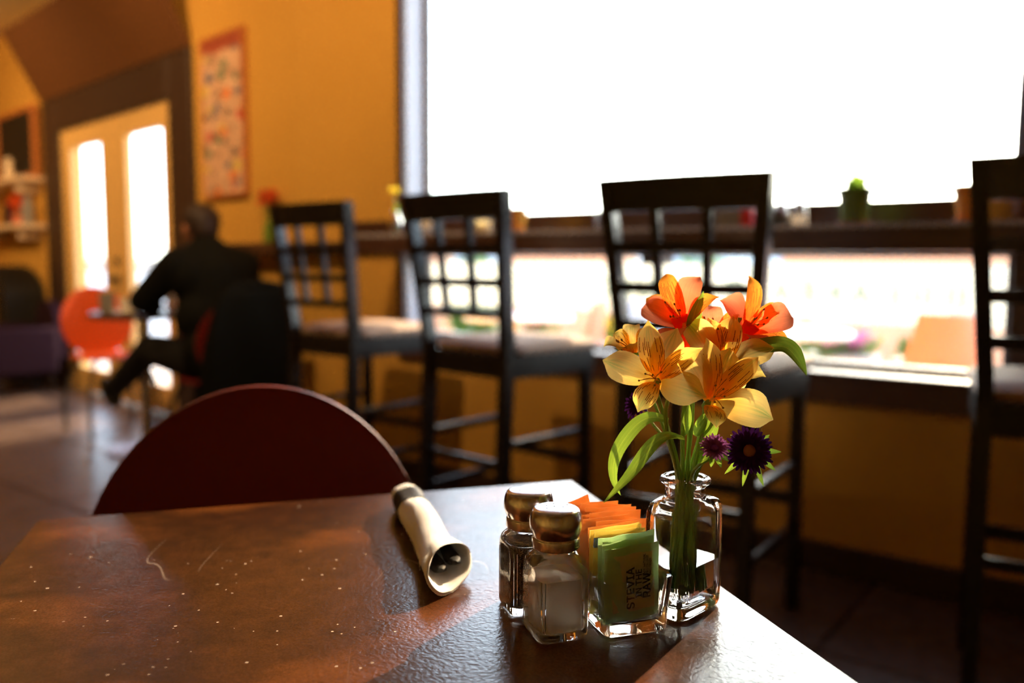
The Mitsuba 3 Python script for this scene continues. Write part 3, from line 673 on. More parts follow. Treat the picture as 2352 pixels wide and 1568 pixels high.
# ---------------------------------------------------------------- man's table
mt = thing('cafe_table', 'small round table with chrome pedestal where the person sits by the door', 'table')
M = move(MT[0], MT[1])
part(mt, 'top', tf(lathe([(0, 0.72), (0.255, 0.72), (0.27, 0.726), (0.27, 0.744), (0.262, 0.75), (0, 0.75)], 48), M), 'mat_trim')
part(mt, 'pedestal', tf(lathe([(0, 0.02), (0.032, 0.02), (0.032, 0.70), (0.09, 0.712), (0.09, 0.72), (0, 0.72)], 24), M), 'mat_chrome')
part(mt, 'base', tf(lathe([(0, 0), (0.21, 0), (0.21, 0.012), (0.06, 0.03), (0.035, 0.05), (0, 0.05)], 36), M), 'mat_steel')
q0 = MT + V(-0.13, -0.13, 0.75)
nb = thing('napkin_box', 'brown napkin box on the table in front of the orange-red chair', 'napkin box')
part(nb, 'box', tf(cbox(-0.035, 0.035, -0.03, 0.03, 0, 0.11, 0.003), move(q0[0], q0[1], 0.75, 0.5)), 'mat_menu_grey')
part(nb, 'napkins', tf(cbox(-0.028, 0.028, -0.022, 0.022, 0.1, 0.118, 0.002), move(q0[0], q0[1], 0.75, 0.5)), 'mat_packet_brown')
q1 = MT + V(0.05, 0.02, 0)
glass_pot(q1[0], q1[1], 0.036, 0.11, 'water_glass', 'clear water glass on the round table, left of the person', 'glass', np.eye(4), 0.75)
cu = thing('coffee_cup', 'white coffee cup and saucer at the near edge of the round table', 'cup')
q2 = MT + V(0.0, -0.175, 0)
part(cu, 'bowl', tf(lathe([(0, 0), (0.026, 0), (0.04, 0.03), (0.044, 0.07), (0.041, 0.07), (0.036, 0.03), (0, 0.008)], 28), move(q2[0], q2[1], 0.758)), 'mat_white')
part(cu, 'saucer', tf(lathe([(0, 0), (0.04, 0), (0.075, 0.012), (0.073, 0.014), (0.04, 0.007), (0, 0.007)], 32), move(q2[0], q2[1], 0.751)), 'mat_white')
part(cu, 'handle', tf(tube([(0.04, 0, 0.058), (0.064, 0, 0.055), (0.062, 0, 0.028), (0.037, 0, 0.02)], 0.004, 10, 8), move(q2[0], q2[1], 0.758, 2.2)), 'mat_white')
pch = thing('milk_pitcher', 'steel pitcher on the round table in front of the person', 'pitcher')
q3 = MT + V(0.11, 0.16, 0)
part(pch, 'body', tf(lathe([(0, 0), (0.045, 0), (0.05, 0.02), (0.045, 0.1), (0.05, 0.15), (0.047, 0.15), (0.042, 0.1), (0, 0.1)], 28), move(q3[0], q3[1], 0.75)), 'mat_steel')
part(pch, 'handle', tf(tube([(0.046, 0, 0.13), (0.085, 0, 0.12), (0.08, 0, 0.05), (0.047, 0, 0.035)], 0.005, 12, 8), move(q3[0], q3[1], 0.75, -0.6)), 'mat_steel')

# ---------------------------------------------------------------- the person
def person():
    t = thing('person', 'person in a dark jacket seated at the round table, seen from behind', 'person')
    M = face(MAN, FDIR)
    L = {}
    J = dict(pel=((0, 0.0, 0.56), 0.125), wai=((0, 0.05, 0.73), 0.125), che=((0, 0.10, 0.92), 0.135), nek=((0, 0.155, 1.07), 0.055), nk2=((0, 0.18, 1.13), 0.052))
    hd = [((0, 0.19, 1.215), 0.083), ((0, 0.235, 1.195), 0.068), ((0, 0.265, 1.14), 0.042), ((0, 0.205, 1.16), 0.06)]
    head = None
    for p, r in hd:
        s = m3.Manifold.sphere(r, 24).translate(list(p))
        head = s if head is None else head + s
    head = head.hull()
    nose = chain([(((0, 0.297, 1.195), 0.010), ((0, 0.318, 1.168), 0.013))])
    for sx in (-1, 1):
        head = head + m3.Manifold.sphere(0.03, 16).scale([0.35, 0.7, 1.1]).translate([sx * 0.082, 0.195, 1.18])
    head = head + nose + chain([(((-0.018, 0.292, 1.138), 0.008), ((0.018, 0.292, 1.138), 0.008))])
    body = chain([(J['pel'], J['wai']), (J['wai'], J['che']), (J['nek'], J['nk2']), (J['che'], ((0, 0.14, 1.04), 0.07))]) + head
    arms, legs, hands = [], [], None
    for sx, el, wr in ((-1, (-0.27, 0.27, 0.83), (-0.13, 0.49, 0.79)), (1, (0.27, 0.25, 0.83), (0.10, 0.46, 0.80))):
        sh = ((sx * 0.175, 0.11, 1.0), 0.062)
        arms += [(((sx * 0.05, 0.12, 1.0), 0.09), sh), (sh, (el, 0.043)), ((el, 0.043), (wr, 0.028))]
        wv = V(*wr); f = unit(wv - V(*el)) * V(1, 1, 0.2); f = unit(f); side = unit(np.cross(f, V(0, 0, 1)))
        palm = wv + f * 0.07
        hd_ = chain([((wv, 0.026), (palm - side * 0.018, 0.016)), ((wv, 0.026), (palm + side * 0.018, 0.016))])
        for kf, ln in zip((-1.5, -0.5, 0.5, 1.5), (0.066, 0.078, 0.073, 0.056)):
            b0 = palm + side * 0.0165 * kf
            m_ = b0 + f * ln * 0.55 + V(0, 0, 0.004); e_ = m_ + f * ln * 0.42 + V(0, 0, -0.016)
            hd_ = hd_ + chain([((b0, 0.009), (m_, 0.008)), ((m_, 0.008), (e_, 0.0068))], 10)
        b0 = wv + f * 0.03 - side * sx * 0.024
        hd_ = hd_ + chain([((b0, 0.012), (b0 + f * 0.035 - side * sx * 0.022, 0.0095)), ((b0 + f * 0.035 - side * sx * 0.022, 0.0095), (b0 + f * 0.065 - side * sx * 0.022, 0.008))], 10)
        hands = hd_ if hands is None else hands + hd_
    hipL, hipR = ((-0.09, 0.05, 0.54), 0.092), ((0.09, 0.05, 0.54), 0.092)
    knR, anR = ((0.13, 0.46, 0.51), 0.06), ((0.12, 0.44, 0.10), 0.04)
    knL, anL = ((-0.17, 0.45, 0.57), 0.06), ((-0.245, 0.77, 0.33), 0.04)
    legs = [(J['pel'], hipL), (J['pel'], hipR), (hipR, knR), (knR, anR), (hipL, knL), (knL, anL)]
    big = lambda bones, d: [((p, r + d), (q, s + d)) for (p, r), (q, s) in bones]
    body = body + chain(arms) + chain(legs)
    part(t, 'body', tf(soft(body + hands, 0.012, 8), M), 'mat_skin', True)
    jk = chain(big([(J['pel'], J['wai']), (J['wai'], J['che']), (J['che'], ((0, 0.14, 1.03), 0.08))], 0.045)) + chain(big(arms, 0.024))
    jk = jk + chain([(((-0.13, -0.06, 0.60), 0.1), ((0.13, -0.06, 0.60), 0.1)), (((-0.14, -0.08, 0.55), 0.07), ((0.14, -0.08, 0.55), 0.07))])
    jk = jk + chain([(((-0.10, 0.1, 0.95), 0.13), ((0.10, 0.1, 0.95), 0.13)), (((-0.09, 0.03, 0.75), 0.13), ((0.09, 0.03, 0.75), 0.13))])
    part(t, 'jacket', tf(soft(jk, 0.02, 8), M), 'mat_jacket', True, 'dark jacket')
    part(t, 'trousers', tf(soft(chain(big(legs, 0.016)), 0.02, 6), M), 'mat_trousers', True, 'dark trousers')
    for (p, r), d in ((anR, V(0, 1, -0.12)), (anL, V(0.1, 0.85, 0.45))):
        p = V(*p); d = unit(d)
        part(t, 'shoe', tf(soft(chain([((p + V(0, -0.02, -0.05), 0.04), (p + d * 0.09 + V(0, 0, -0.052), 0.04)), ((p + d * 0.09 + V(0, 0, -0.052), 0.04), (p + d * 0.18 + V(0, 0, -0.06), 0.032))]), 0.012, 4), M), 'mat_black', True)
    hr = (m3.Manifold.sphere(0.091, 32).translate([0, 0.186, 1.222]) + m3.Manifold.sphere(0.07, 32).translate([0, 0.16, 1.18]) + m3.Manifold.sphere(0.07, 32).translate([0, 0.225, 1.232])).hull()
    hr = hr - mbox(-0.2, 0.2, 0.212, 0.5, 0.9, 1.222) - mbox(-0.2, 0.2, 0.05, 0.5, 0.9, 1.128) - m3.Manifold.sphere(0.034, 16).translate([-0.09, 0.2, 1.17]) - m3.Manifold.sphere(0.034, 16).translate([0.09, 0.2, 1.17])
    part(t, 'hair', tf(soft(hr, 0.012, 3), M), 'mat_hair', True, 'short dark brown hair')
person()
co = thing('coat', 'dark coat hanging over the back of the chair the person sits on', 'coat')
Mc = face(MAN, FDIR)
def drape(y0, k):
    P = []
    for z in np.linspace(0.40, 0.90, 14):
        w = np.interp(z, [0.40, 0.6, 0.84, 0.90], [0.255, 0.245, 0.20, 0.15]) * k
        P.append([V(w * math.cos(a), y0 - 0.16 * (z - 0.45) + 0.055 * k * math.sin(a) + 0.008 * math.sin(5 * a + 9 * z), z) for a in np.arange(40) / 40 * 2 * PI])
    return grid(np.array(P), close_u=True, caps=True)
cm_ = drape(-0.265, 1.0); trimesh.repair.fix_normals(cm_)
part(co, 'cloth', tf(cm_, Mc), 'mat_jacket', 60)
part(co, 'collar', tf(tube([(-0.13, -0.33, 0.90), (0, -0.35, 0.915), (0.13, -0.33, 0.90)], [0.02, 0.026, 0.02], 10, 10), Mc), 'mat_jacket')
hr = thing('handrail', 'dark sloping handrail on the wall between the person and the first stool', 'handrail')
a, b = V(-0.56, -0.1, 1.075), V(0.0, -0.1, 0.705)
part(hr, 'rail', tf(beam(a, b, 0.045, 0.03, (0, 1, 0), 0.008), FD), 'mat_espresso')
part(hr, 'end_cap', tf(beam(a + (a - b) * 0.001, a + (b - a) * 0.16, 0.05, 0.035, (0, 1, 0), 0.008), FD), 'mat_steel', label='bright metal upper end')
for f in (0.3, 0.8):
    c = a + (b - a) * f
    part(hr, 'bracket', tf(tube([c + V(0, 0.01, 0), c + V(0, 0.05, -0.03), c + V(0, 0.10, -0.03)], 0.008, 8, 8), FD), 'mat_espresso')

# ---------------------------------------------------------------- picture, shelves and furniture of the far left
pc = thing('wall_picture', 'tall narrow collage picture on the yellow wall right of the double door', 'picture')
def fn_collage(p, n, uv):
    u, v = uv.x, uv.y
    d, e, w = voronoi(u * 4.0, v * 11.0)
    col = mix((0.50, 0.29, 0.18), (0.62, 0.40, 0.27), noise(u * 9, v * 24, 1.0))
    spot = d < (0.20 + 0.26 * w)
    h = dr.floor(cell_rand(dr.floor(w * 9973), 3.0) * 7)
    pal = mi.Color3f((0.05, 0.04, 0.04))
    for i, c in enumerate(((0.45, 0.06, 0.05), (0.10, 0.16, 0.10), (0.62, 0.16, 0.03), (0.10, 0.11, 0.16), (0.30, 0.18, 0.12), (0.55, 0.40, 0.10))):
        pal = dr.select(h == i, mi.Color3f(c), pal)
    col = dr.select(spot, pal, col)
    top = smoothstep(0.90, 0.93, v + 0.02 * noise(u * 6, 1.0, 1.0))
    return mix(col, (0.30, 0.06, 0.03), top)
bs('mat_collage', pr(proc(fn_collage), 0.6, 0.3))
gx = np.array([[-0.977, -0.028, 1.40], [-0.505, -0.028, 1.40], [-0.505, -0.028, 2.28], [-0.977, -0.028, 2.28]])
part(pc, 'canvas', tf(trimesh.Trimesh(gx, [[0, 1, 2], [0, 2, 3]], process=False), FD), 'mat_collage', False, uv=np.array([[0, 0], [1, 0], [1, 1], [0, 1.0]]))
for a_ in ((-0.99, -0.492, -0.034, -0.001, 1.385, 1.405), (-0.99, -0.492, -0.034, -0.001, 2.275, 2.295), (-0.99, -0.975, -0.034, -0.001, 1.405, 2.275), (-0.507, -0.492, -0.034, -0.001, 1.405, 2.275)):
    part(pc, 'frame', db(*a_), 'mat_frame_wood')
sh_lb = ('white wall shelf, the upper one, left of the double door', 'white wall shelf, the lower one, left of the double door')
for z, lb in ((1.70, sh_lb[0]), (1.315, sh_lb[1])):
    s = thing('wall_shelf', lb, 'shelf')
    part(s, 'board', db(-5.2, -3.87, -0.2, -0.0005, z - 0.035, z, c=0.004), 'mat_shelf')
    for xb in (-5.0, -4.05):
        part(s, 'bracket', db(xb - 0.012, xb + 0.012, -0.16, -0.0005, z - 0.12, z - 0.035), 'mat_shelf')
bf = thing('blackboard', 'dark framed board leaning on the upper white shelf', 'board')
part(bf, 'slate', db(-4.85, -3.92, -0.055, -0.035, 1.73, 2.26), 'mat_black')
for a_ in ((-4.9, -3.87, -0.065, -0.03, 1.70, 1.74), (-4.9, -3.87, -0.065, -0.03, 2.25, 2.29), (-3.93, -3.87, -0.066, -0.029, 1.70, 2.29), (-4.9, -4.84, -0.066, -0.029, 1.70, 2.29)):
    part(bf, 'frame', db(*a_), 'mat_frame_wood')
def vase_on(x, y, z, prof, bsdf, name, lb, cat): return solo(name, tf(lathe(prof, 24), FD @ move(x, y, z)), bsdf, lb, cat)
vase_on(-4.33, -0.13, 1.70, [(0, 0), (0.03, 0), (0.045, 0.06), (0.03, 0.1), (0.036, 0.14), (0.03, 0.175), (0, 0.185)], 'mat_shelf', 'figurine', 'small peach figurine on the upper white shelf in front of the board', 'figurine')
vase_on(-3.98, -0.1, 1.315, [(0, 0), (0.045, 0), (0.05, 0.02), (0.05, 0.15), (0.03, 0.19), (0.028, 0.23), (0, 0.23)], 'mat_menu_grey', 'bottle', 'dark bottle at the right end of the lower white shelf', 'bottle')
fv = thing('flower_pot', 'pot with orange-red blossoms on the lower white shelf', 'flower pot')
part(fv, 'pot', tf(lathe([(0, 0), (0.04, 0), (0.055, 0.09), (0, 0.09)], 24), FD @ move(-4.25, -0.1, 1.315)), 'mat_pot_saucer')
part(fv, 'blossoms', tf(leafball(V(-4.25, -0.1, 1.50), 0.11, 0.06, 0.07, 160, 0.03, 301), FD), 'mat_sunlit_red_bloom', False, kind='stuff')
part(fv, 'stems', tf(cat_(*[tube([(-4.25, -0.1, 1.40), (-4.25 + 0.03 * q, -0.1, 1.49)], 0.004, 4, 5) for q in (-2, -1, 0, 1, 2)]), FD), 'mat_stem', kind='stuff')
vase_on(-4.48, -0.1, 1.315, [(0, 0), (0.05, 0), (0.055, 0.1), (0.04, 0.16), (0.045, 0.2), (0, 0.2)], 'mat_plum', 'jar', 'dark jar left of the orange blossoms on the lower white shelf', 'jar')
cb = thing('arched_cabinet', 'black arched cabinet against the wall under the white shelves', 'cabinet')
ar = Polygon([(-5.1, 0.0)] + [(-4.52 + 0.58 * math.cos(a), 0.72 + 0.25 * math.sin(a)) for a in np.linspace(PI, 0, 24)] + [(-3.94, 0.0)])
m = extrude(ar, 0.3); m = tf(m, FD @ mat(V(1, 0, 0), V(0, 0, 1), V(0, -1, 0), V(0, -0.017, 0)))
part(cb, 'body', m, 'mat_black', False)
part(cb, 'door', db(-4.95, -4.53, -0.33, -0.318, 0.1, 0.7, c=0.004), 'mat_espresso')
part(cb, 'door', db(-4.51, -4.08, -0.33, -0.318, 0.1, 0.7, c=0.004), 'mat_espresso')
ac = thing('armchair', 'dark plum armchair between the black cabinet and the double door', 'armchair')
M = FD @ move(-3.46, -0.38, 0, PI) @ np.diag([0.78, 0.85, 0.86, 1.0])
part(ac, 'seat', tf(loft([(0.16, 0.25, 0.26, 6), (0.18, 0.28, 0.28, 6), (0.40, 0.28, 0.28, 6), (0.44, 0.26, 0.26, 5)], 40), M), 'mat_plum')
bk = Polygon([(-0.30, 0.3)] + [(0.30 * math.cos(a), 0.62 + 0.2 * math.sin(a)) for a in np.linspace(PI, 0, 20)] + [(0.30, 0.3)])
part(ac, 'backrest', tf(extrude(bk, 0.09), M @ mat(V(1, 0, 0), V(0, 0, 1), V(0, -1, 0), V(0, -0.25, 0))), 'mat_plum', False)
for sx in (-1, 1):
    part(ac, 'arm', tf(cbox(sx * 0.33 - 0.04, sx * 0.33 + 0.04, -0.25, 0.27, 0.18, 0.6, 0.03), M), 'mat_plum')
    for sy in (-1, 1):
        part(ac, 'leg', tf(beam((sx * 0.27, sy * 0.22, 0), (sx * 0.26, sy * 0.21, 0.18), 0.04, 0.04), M), 'mat_espresso')

# ================================================================ the near table
tb = thing('dining_table', 'square dark brown table in the foreground with worn mottled top', 'table')
m = extrude(sbox(-0.6166, -0.77, 0, 0).buffer(-0.006).buffer(0.006, quad_segs=6), 0.032)
m.apply_translation([0, 0, -0.032])
part(tb, 'top', tf(cbox(-0.6166, 0, -0.77, 0, -0.032, 0, 0.003), FT), 'mat_table', 20)
part(tb, 'pedestal', tf(lathe([(0, -0.72), (0.038, -0.72), (0.038, -0.05), (0.16, -0.045), (0.16, -0.0325), (0, -0.0325)], 28), FT @ move(-0.308, -0.385)), 'mat_black')
part(tb, 'base', tf(cat_(cbox(-0.28, 0.28, -0.035, 0.035, -0.75, -0.715, 0.008), cbox(-0.035, 0.035, -0.28, 0.28, -0.7495, -0.7155, 0.008)), FT @ move(-0.308, -0.385)), 'mat_black')
TZ = 0.75

# ---------------------------------------------------------------- shakers
def shaker(x, y, rot, content, level, lb, name):
    t = thing(name, lb, 'shaker')
    M = move(x, y, TZ + 0.0004, rot)
    a = 0.0205
    out = [(0.0, a - 0.0035, a - 0.0035, 7), (0.0006, a - 0.0015, a - 0.0015, 7), (0.002, a - 0.0004, a - 0.0004, 7), (0.004, a, a, 7), (0.02, a, a, 7), (0.045, a, a, 7), (0.053, a - 0.0002, a - 0.0002, 6.5),
           (0.058, a - 0.0011, a - 0.0011, 5), (0.0615, a - 0.003, a - 0.003, 3.6), (0.0635, a - 0.005, a - 0.005, 2.8), (0.0645, 0.0145, 0.0145, 2.3), (0.0655, 0.0152, 0.0152, 2), (0.0668, 0.0152, 0.0152, 2), (0.0675, 0.0142, 0.0142, 2), (0.075, 0.0142, 0.0142, 2)]
    b = a - 0.0034
    inn = [(0.0065, b - 0.006, b - 0.006, 4), (0.0055, b - 0.002, b - 0.002, 5), (0.007, b, b, 6), (0.02, b, b, 6), (0.05, b, b, 6), (0.056, b - 0.0012, b - 0.0012, 4), (0.060, b - 0.0035, b - 0.0035, 3), (0.063, 0.0118, 0.0118, 2.2), (0.074, 0.0118, 0.0118, 2)]
    i = loft(inn, 144); i.invert()
    part(t, 'jar', tf(cat_(loft(out, 144), i), M), 'mat_glass', 40)
    f = b + 0.0001
    fill = [(0.0064, f - 0.006, f - 0.006, 4), (0.0056, f - 0.002, f - 0.002, 5), (0.007, f, f, 6), (level - 0.001, f, f, 6), (level, f - 0.0015, f - 0.0015, 5)]
    m = loft(fill, 56)
    m.vertices[-1] += [0.0, 0, 0.0015]
    part(t, 'filling', tf(m, M), content, 30)
    cap = [(0.0150, 0.0665), (0.0176, 0.0668), (0.0181, 0.0675), (0.0181, 0.0735), (0.0175, 0.0745), (0.0172, 0.0752), (0.0174, 0.076), (0.0186, 0.0785), (0.0197, 0.082), (0.0200, 0.0853), (0.0198, 0.0885), (0.0192, 0.0915), (0.0183, 0.0940), (0.0176, 0.0953), (0.0166, 0.0961), (0.0150, 0.0966), (0.012, 0.0970), (0.008, 0.0974), (0.004, 0.0976), (0, 0.0977)]
    part(t, 'cap', tf(lathe(cap, 64), M), 'mat_chrome', 50, label='shiny domed metal cap')
    holes = []
    for hx, hy in ((-0.006, 0.004), (0.0005, 0.0058), (0.0062, 0.0035), (-0.008, -0.002), (-0.0018, -0.001), (0.0042, -0.0035), (0.0095, 0.0012)):
        rr = math.hypot(hx, hy)
        zz = float(np.interp(rr, [0, 0.004, 0.008, 0.012, 0.015], [0.0977, 0.0976, 0.0974, 0.0970, 0.0966]))
        h = lathe([(0, 0), (0.00085, 0), (0.00085, 0.00014), (0, 0.00014)], 12)
        holes.append(tf(h, M @ move(hx, hy, zz - 0.00002)))
    for h in holes: part(t, 'hole', h, 'mat_hole', False)
shaker(0.0335, 0.6178, 0.345, 'mat_salt', 0.0465, 'glass salt shaker with chrome cap, in front of the pepper shaker', 'salt_shaker')
shaker(0.0140, 0.6660, 0.30, 'mat_pepper', 0.055, 'glass pepper shaker with chrome cap, half hidden behind the salt shaker', 'pepper_shaker')

# ---------------------------------------------------------------- packet caddy
CA = math.radians(18)
FC = move(0.0715, 0.6025, TZ + 0.0004, CA) @ move(0.026, 0.052, 0, 0)        # origin: middle of the base
cad = thing('packet_caddy', 'clear square glass caddy holding sweetener packets', 'caddy')
def notch(r):
    r = r.copy()
    k = np.clip(1 - (r[:, 0] / 0.0105) ** 2, 0, 1) * (r[:, 1] < -0.02) * np.clip((r[:, 2] - 0.03) / 0.012, 0, 1)
    r[:, 2] -= 0.0105 * k ** 0.6
    return r
a0, d0 = 0.0262, 0.0505
out = [(0.0, a0 - 0.002, d0 - 0.002, 12), (0.001, a0 - 0.0004, d0 - 0.0004, 12), (0.002, a0, d0, 12), (0.009, a0 + 0.0006, d0 + 0.0006, 12), (0.02, a0 + 0.0016, d0 + 0.0014, 11), (0.03, a0 + 0.0026, d0 + 0.002, 11), (0.04, a0 + 0.0036, d0 + 0.003, 11), (0.0425, a0 + 0.0038, d0 + 0.0032, 11), (0.0433, a0 + 0.003, d0 + 0.0025, 11),
       (0.0425, a0 + 0.0012, d0 + 0.0006, 9), (0.04, a0 + 0.0008, d0 + 0.0002, 9), (0.03, a0 - 0.0002, d0 - 0.0008, 8), (0.02, a0 - 0.0012, d0 - 0.0016, 8), (0.012, a0 - 0.0024, d0 - 0.0028, 7), (0.0093, a0 - 0.004, d0 - 0.0045, 6), (0.0088, a0 - 0.008, d0 - 0.009, 5)]
part(cad, 'tray', tf(loft(out, 160, True, notch), FC), 'mat_glass', 40)
def packet_mesh(w, h, t, bend=0.0, seed=0, nx=9, nz=11):
    r = np.random.default_rng(seed)
    u, v = np.meshgrid(np.linspace(-1, 1, nx), np.linspace(0, 1, nz))
    puff = t * np.clip((1 - np.abs(u) ** 4) * (1 - np.abs(2 * v - 0.86) ** 5), 0, 1) * (1 - 0.45 * v)
    wob = bend * np.sin(PI * v) + 0.0008 * np.sin(5 * u + 3 * v + r.random() * 6)
    zt = 0.00018 * np.sin(5 * u + seed)
    A = np.stack([u * w / 2, wob - puff / 2 - 0.0001, v * h + zt * v], -1)
    Bk = np.stack([u * w / 2, wob + puff / 2 + 0.0001, v * h + zt * v], -1)
    ga, gb = grid(A), grid(Bk)
    gb.invert()
    return cat_(ga, gb)
def packet(kind, bsdf, y, x, z, w, h, tilt, yaw, roll, lb, grp, seed, t=0.003):
    k = thing(kind, lb, 'sugar packet', grp)
    ct_, st_ = math.cos(tilt), math.sin(tilt)
    M = FC @ move(x, y, z, yaw) @ mat(V(1, 0, 0), V(0, ct_, st_), V(0, -st_, ct_), V(0, 0, 0)) @ mat(V(math.cos(roll), 0, math.sin(roll)), V(0, 1, 0), V(-math.sin(roll), 0, math.cos(roll)), V(0, 0, 0))
    part(k, 'sachet', tf(packet_mesh(w, h, t, 0.0015, seed), M), bsdf, True)
    return k, M
GL = ['green sweetener packet at the very front with printed words', 'green sweetener packet second from the front', 'green sweetener packet third from the front', 'green sweetener packet fourth from the front, sticking out at the right']
gpos = [(-0.0415, -0.0005, 0.0094, 0.0445, 0.0600, 0.10, 0.0, 0.07), (-0.0375, -0.001, 0.0092, 0.043, 0.0635, 0.09, 0.02, 0.08), (-0.0335, -0.003, 0.0092, 0.043, 0.0655, 0.08, -0.02, 0.05), (-0.029, 0.0035, 0.0092, 0.043, 0.0645, 0.08, 0.02, 0.06)]
for q, (y, x, z, w, h, tl, ya, ro) in enumerate(gpos):
    k, M = packet('green_packet', 'mat_packet_green', y, x, z, w, h, tl, ya, ro, GL[q], 'green sweetener packets', 50 + q)
    if q == 0:
        pm = packet_mesh(0.0345, 0.046, 0.0026, 0.0015, 50); 
        part(k, 'panel', tf(pm, M @ mat(V(1, 0, 0), V(0, 1, 0), V(0, 0, 1), V(0.001, -0.00035, 0.0075))), 'mat_packet_panel', True)
        txt = []
        def line(s, hgt, x, z, sx=1.0):
            m = meshkit.text_mesh(s, hgt, 0.00012, True)
            m.apply_scale([sx, 1, 1])
            # text runs up the packet, tops of letters to the left
            txt.append(tf(m, mat(V(0, 0, 1), V(-1, 0, 0), V(0, -1, 0), V(x, -0.00225, z))))
        line('STEVIA', 0.0062, 0.0005, 0.0095, 1.08)
        line('IN THE', 0.0050, 0.0068, 0.0180, 0.98)
        line('RAW', 0.0062, 0.0138, 0.0165, 1.05)
        line('100% NATURAL', 0.0017, 0.0098, 0.0345, 1.0)
        line('ZERO CALORIE', 0.0017, 0.0123, 0.0345, 1.0)
        line('SWEETENER', 0.0017, 0.0148, 0.0345, 1.0)
        for m in txt: part(k, 'lettering', tf(m, M), 'mat_print', False)
YL = ['yellow sweetener packet directly behind the green ones', 'yellow sweetener packet in the middle of its three', 'yellow sweetener packet furthest back, next to the orange-brown ones']
for q, (y, x, z, w, h, tl, ya, ro) in enumerate(((-0.0235, -0.0065, 0.0092, 0.043, 0.066, 0.06, 0.03, -0.02), (-0.019, -0.0035, 0.0092, 0.043, 0.0665, 0.05, -0.02, 0.04), (-0.0145, -0.0015, 0.0092, 0.043, 0.0655, 0.04, 0.02, 0.05))):
    k, M = packet('yellow_packet', 'mat_packet_yellow', y, x, z, w, h, tl, ya, ro, YL[q], 'yellow sweetener packets', 70 + q)
    if q == 0:
        part(k, 'print', tf(cbox(-0.0225, -0.0175, -0.0024, -0.0003, 0.054, 0.0615, 0.0004), M), 'mat_print_blue', label='blue printed corner')
for q in range(9):
    y = -0.009 + q * 0.0059
    r = np.random.default_rng(90 + q)
    x = (0.002, 0.005, -0.004, 0.007, 0.000, 0.006, 0.002, -0.003, -0.006)[q]
    ro = (0.05, -0.05, 0.04, -0.02, 0.09, -0.06, -0.10, -0.03, 0.26)[q]
    od = ('foremost', 'second from the front', 'third from the front', 'fourth from the front', 'middle one', 'fourth from the back', 'third from the back', 'second from the back', 'rearmost and most tilted')[q]
    k, M = packet('brown_packet', 'mat_packet_brown', y, x, 0.0092, 0.046, 0.0635 + 0.0006 * q + 0.003 * r.random(), 0.0 - 0.006 * q, 0.08 * (r.random() - 0.5), ro, 'orange-brown sugar packet, ' + od + ' of its stack', 'orange-brown sugar packets', 90 + q, 0.0042)
    part(k, 'seam', tf(cbox(0.004 + 0.004 * (q % 3), 0.010 + 0.004 * (q % 3), -0.0014, -0.0006, 0.050, 0.0625, 0.0001), M), 'mat_packet_seam')

# ---------------------------------------------------------------- bud vase
VA = math.radians(45)
VC = V(0.1395, 0.6640)
FV = move(VC[0], VC[1], TZ + 0.0004, VA)
va = thing('bud_vase', 'clear glass bottle vase holding the bouquet', 'vase')
L_, S_ = 0.0305, 0.0195
vout = [(0.0, L_ - 0.004, S_ - 0.004, 6), (0.001, L_ - 0.0015, S_ - 0.0015, 6), (0.003, L_ - 0.0003, S_ - 0.0003, 6.5), (0.006, L_, S_, 7), (0.03, L_, S_, 7), (0.06, L_, S_, 7), (0.080, L_, S_, 7), (0.0855, L_ - 0.0006, S_ - 0.0004, 6), (0.0888, L_ - 0.0025, S_ - 0.0012, 5),
        (0.0905, L_ - 0.006, S_ - 0.0022, 4), (0.0915, 0.0195, 0.0168, 3), (0.0925, 0.0168, 0.0162, 2.2), (0.095, 0.0160, 0.0160, 2), (0.101, 0.0158, 0.0158, 2), (0.1025, 0.0168, 0.0168, 2), (0.104, 0.0192, 0.0192, 2), (0.1055, 0.0203, 0.0203, 2), (0.1072, 0.0203, 0.0203, 2), (0.1086, 0.0190, 0.0190, 2),
        (0.1092, 0.0168, 0.0168, 2), (0.1088, 0.0140, 0.0140, 2), (0.107, 0.0127, 0.0127, 2), (0.100, 0.0124, 0.0124, 2), (0.093, 0.0124, 0.0124, 2), (0.090, 0.0135, 0.0132, 2.2), (0.0875, 0.0185, 0.0150, 3), (0.0845, 0.0255, 0.0158, 4), (0.079, 0.0273, 0.0163, 5), (0.05, 0.0276, 0.0164, 5.5), (0.02, 0.0274, 0.0163, 5.5), (0.011, 0.0262, 0.0155, 5), (0.0085, 0.022, 0.012, 4)]
part(va, 'bottle', tf(loft(vout, 96), FV), 'mat_glass', 45)
wl = 0.041
part(va, 'water', tf(loft([(0.0084, 0.0222, 0.0122, 4), (0.0108, 0.0264, 0.0157, 5), (0.02, 0.02755, 0.01645, 5.5), (wl - 0.001, 0.02765, 0.01645, 5.5), (wl, 0.0275, 0.0163, 5.5)], 72), FV), 'mat_water', 45)

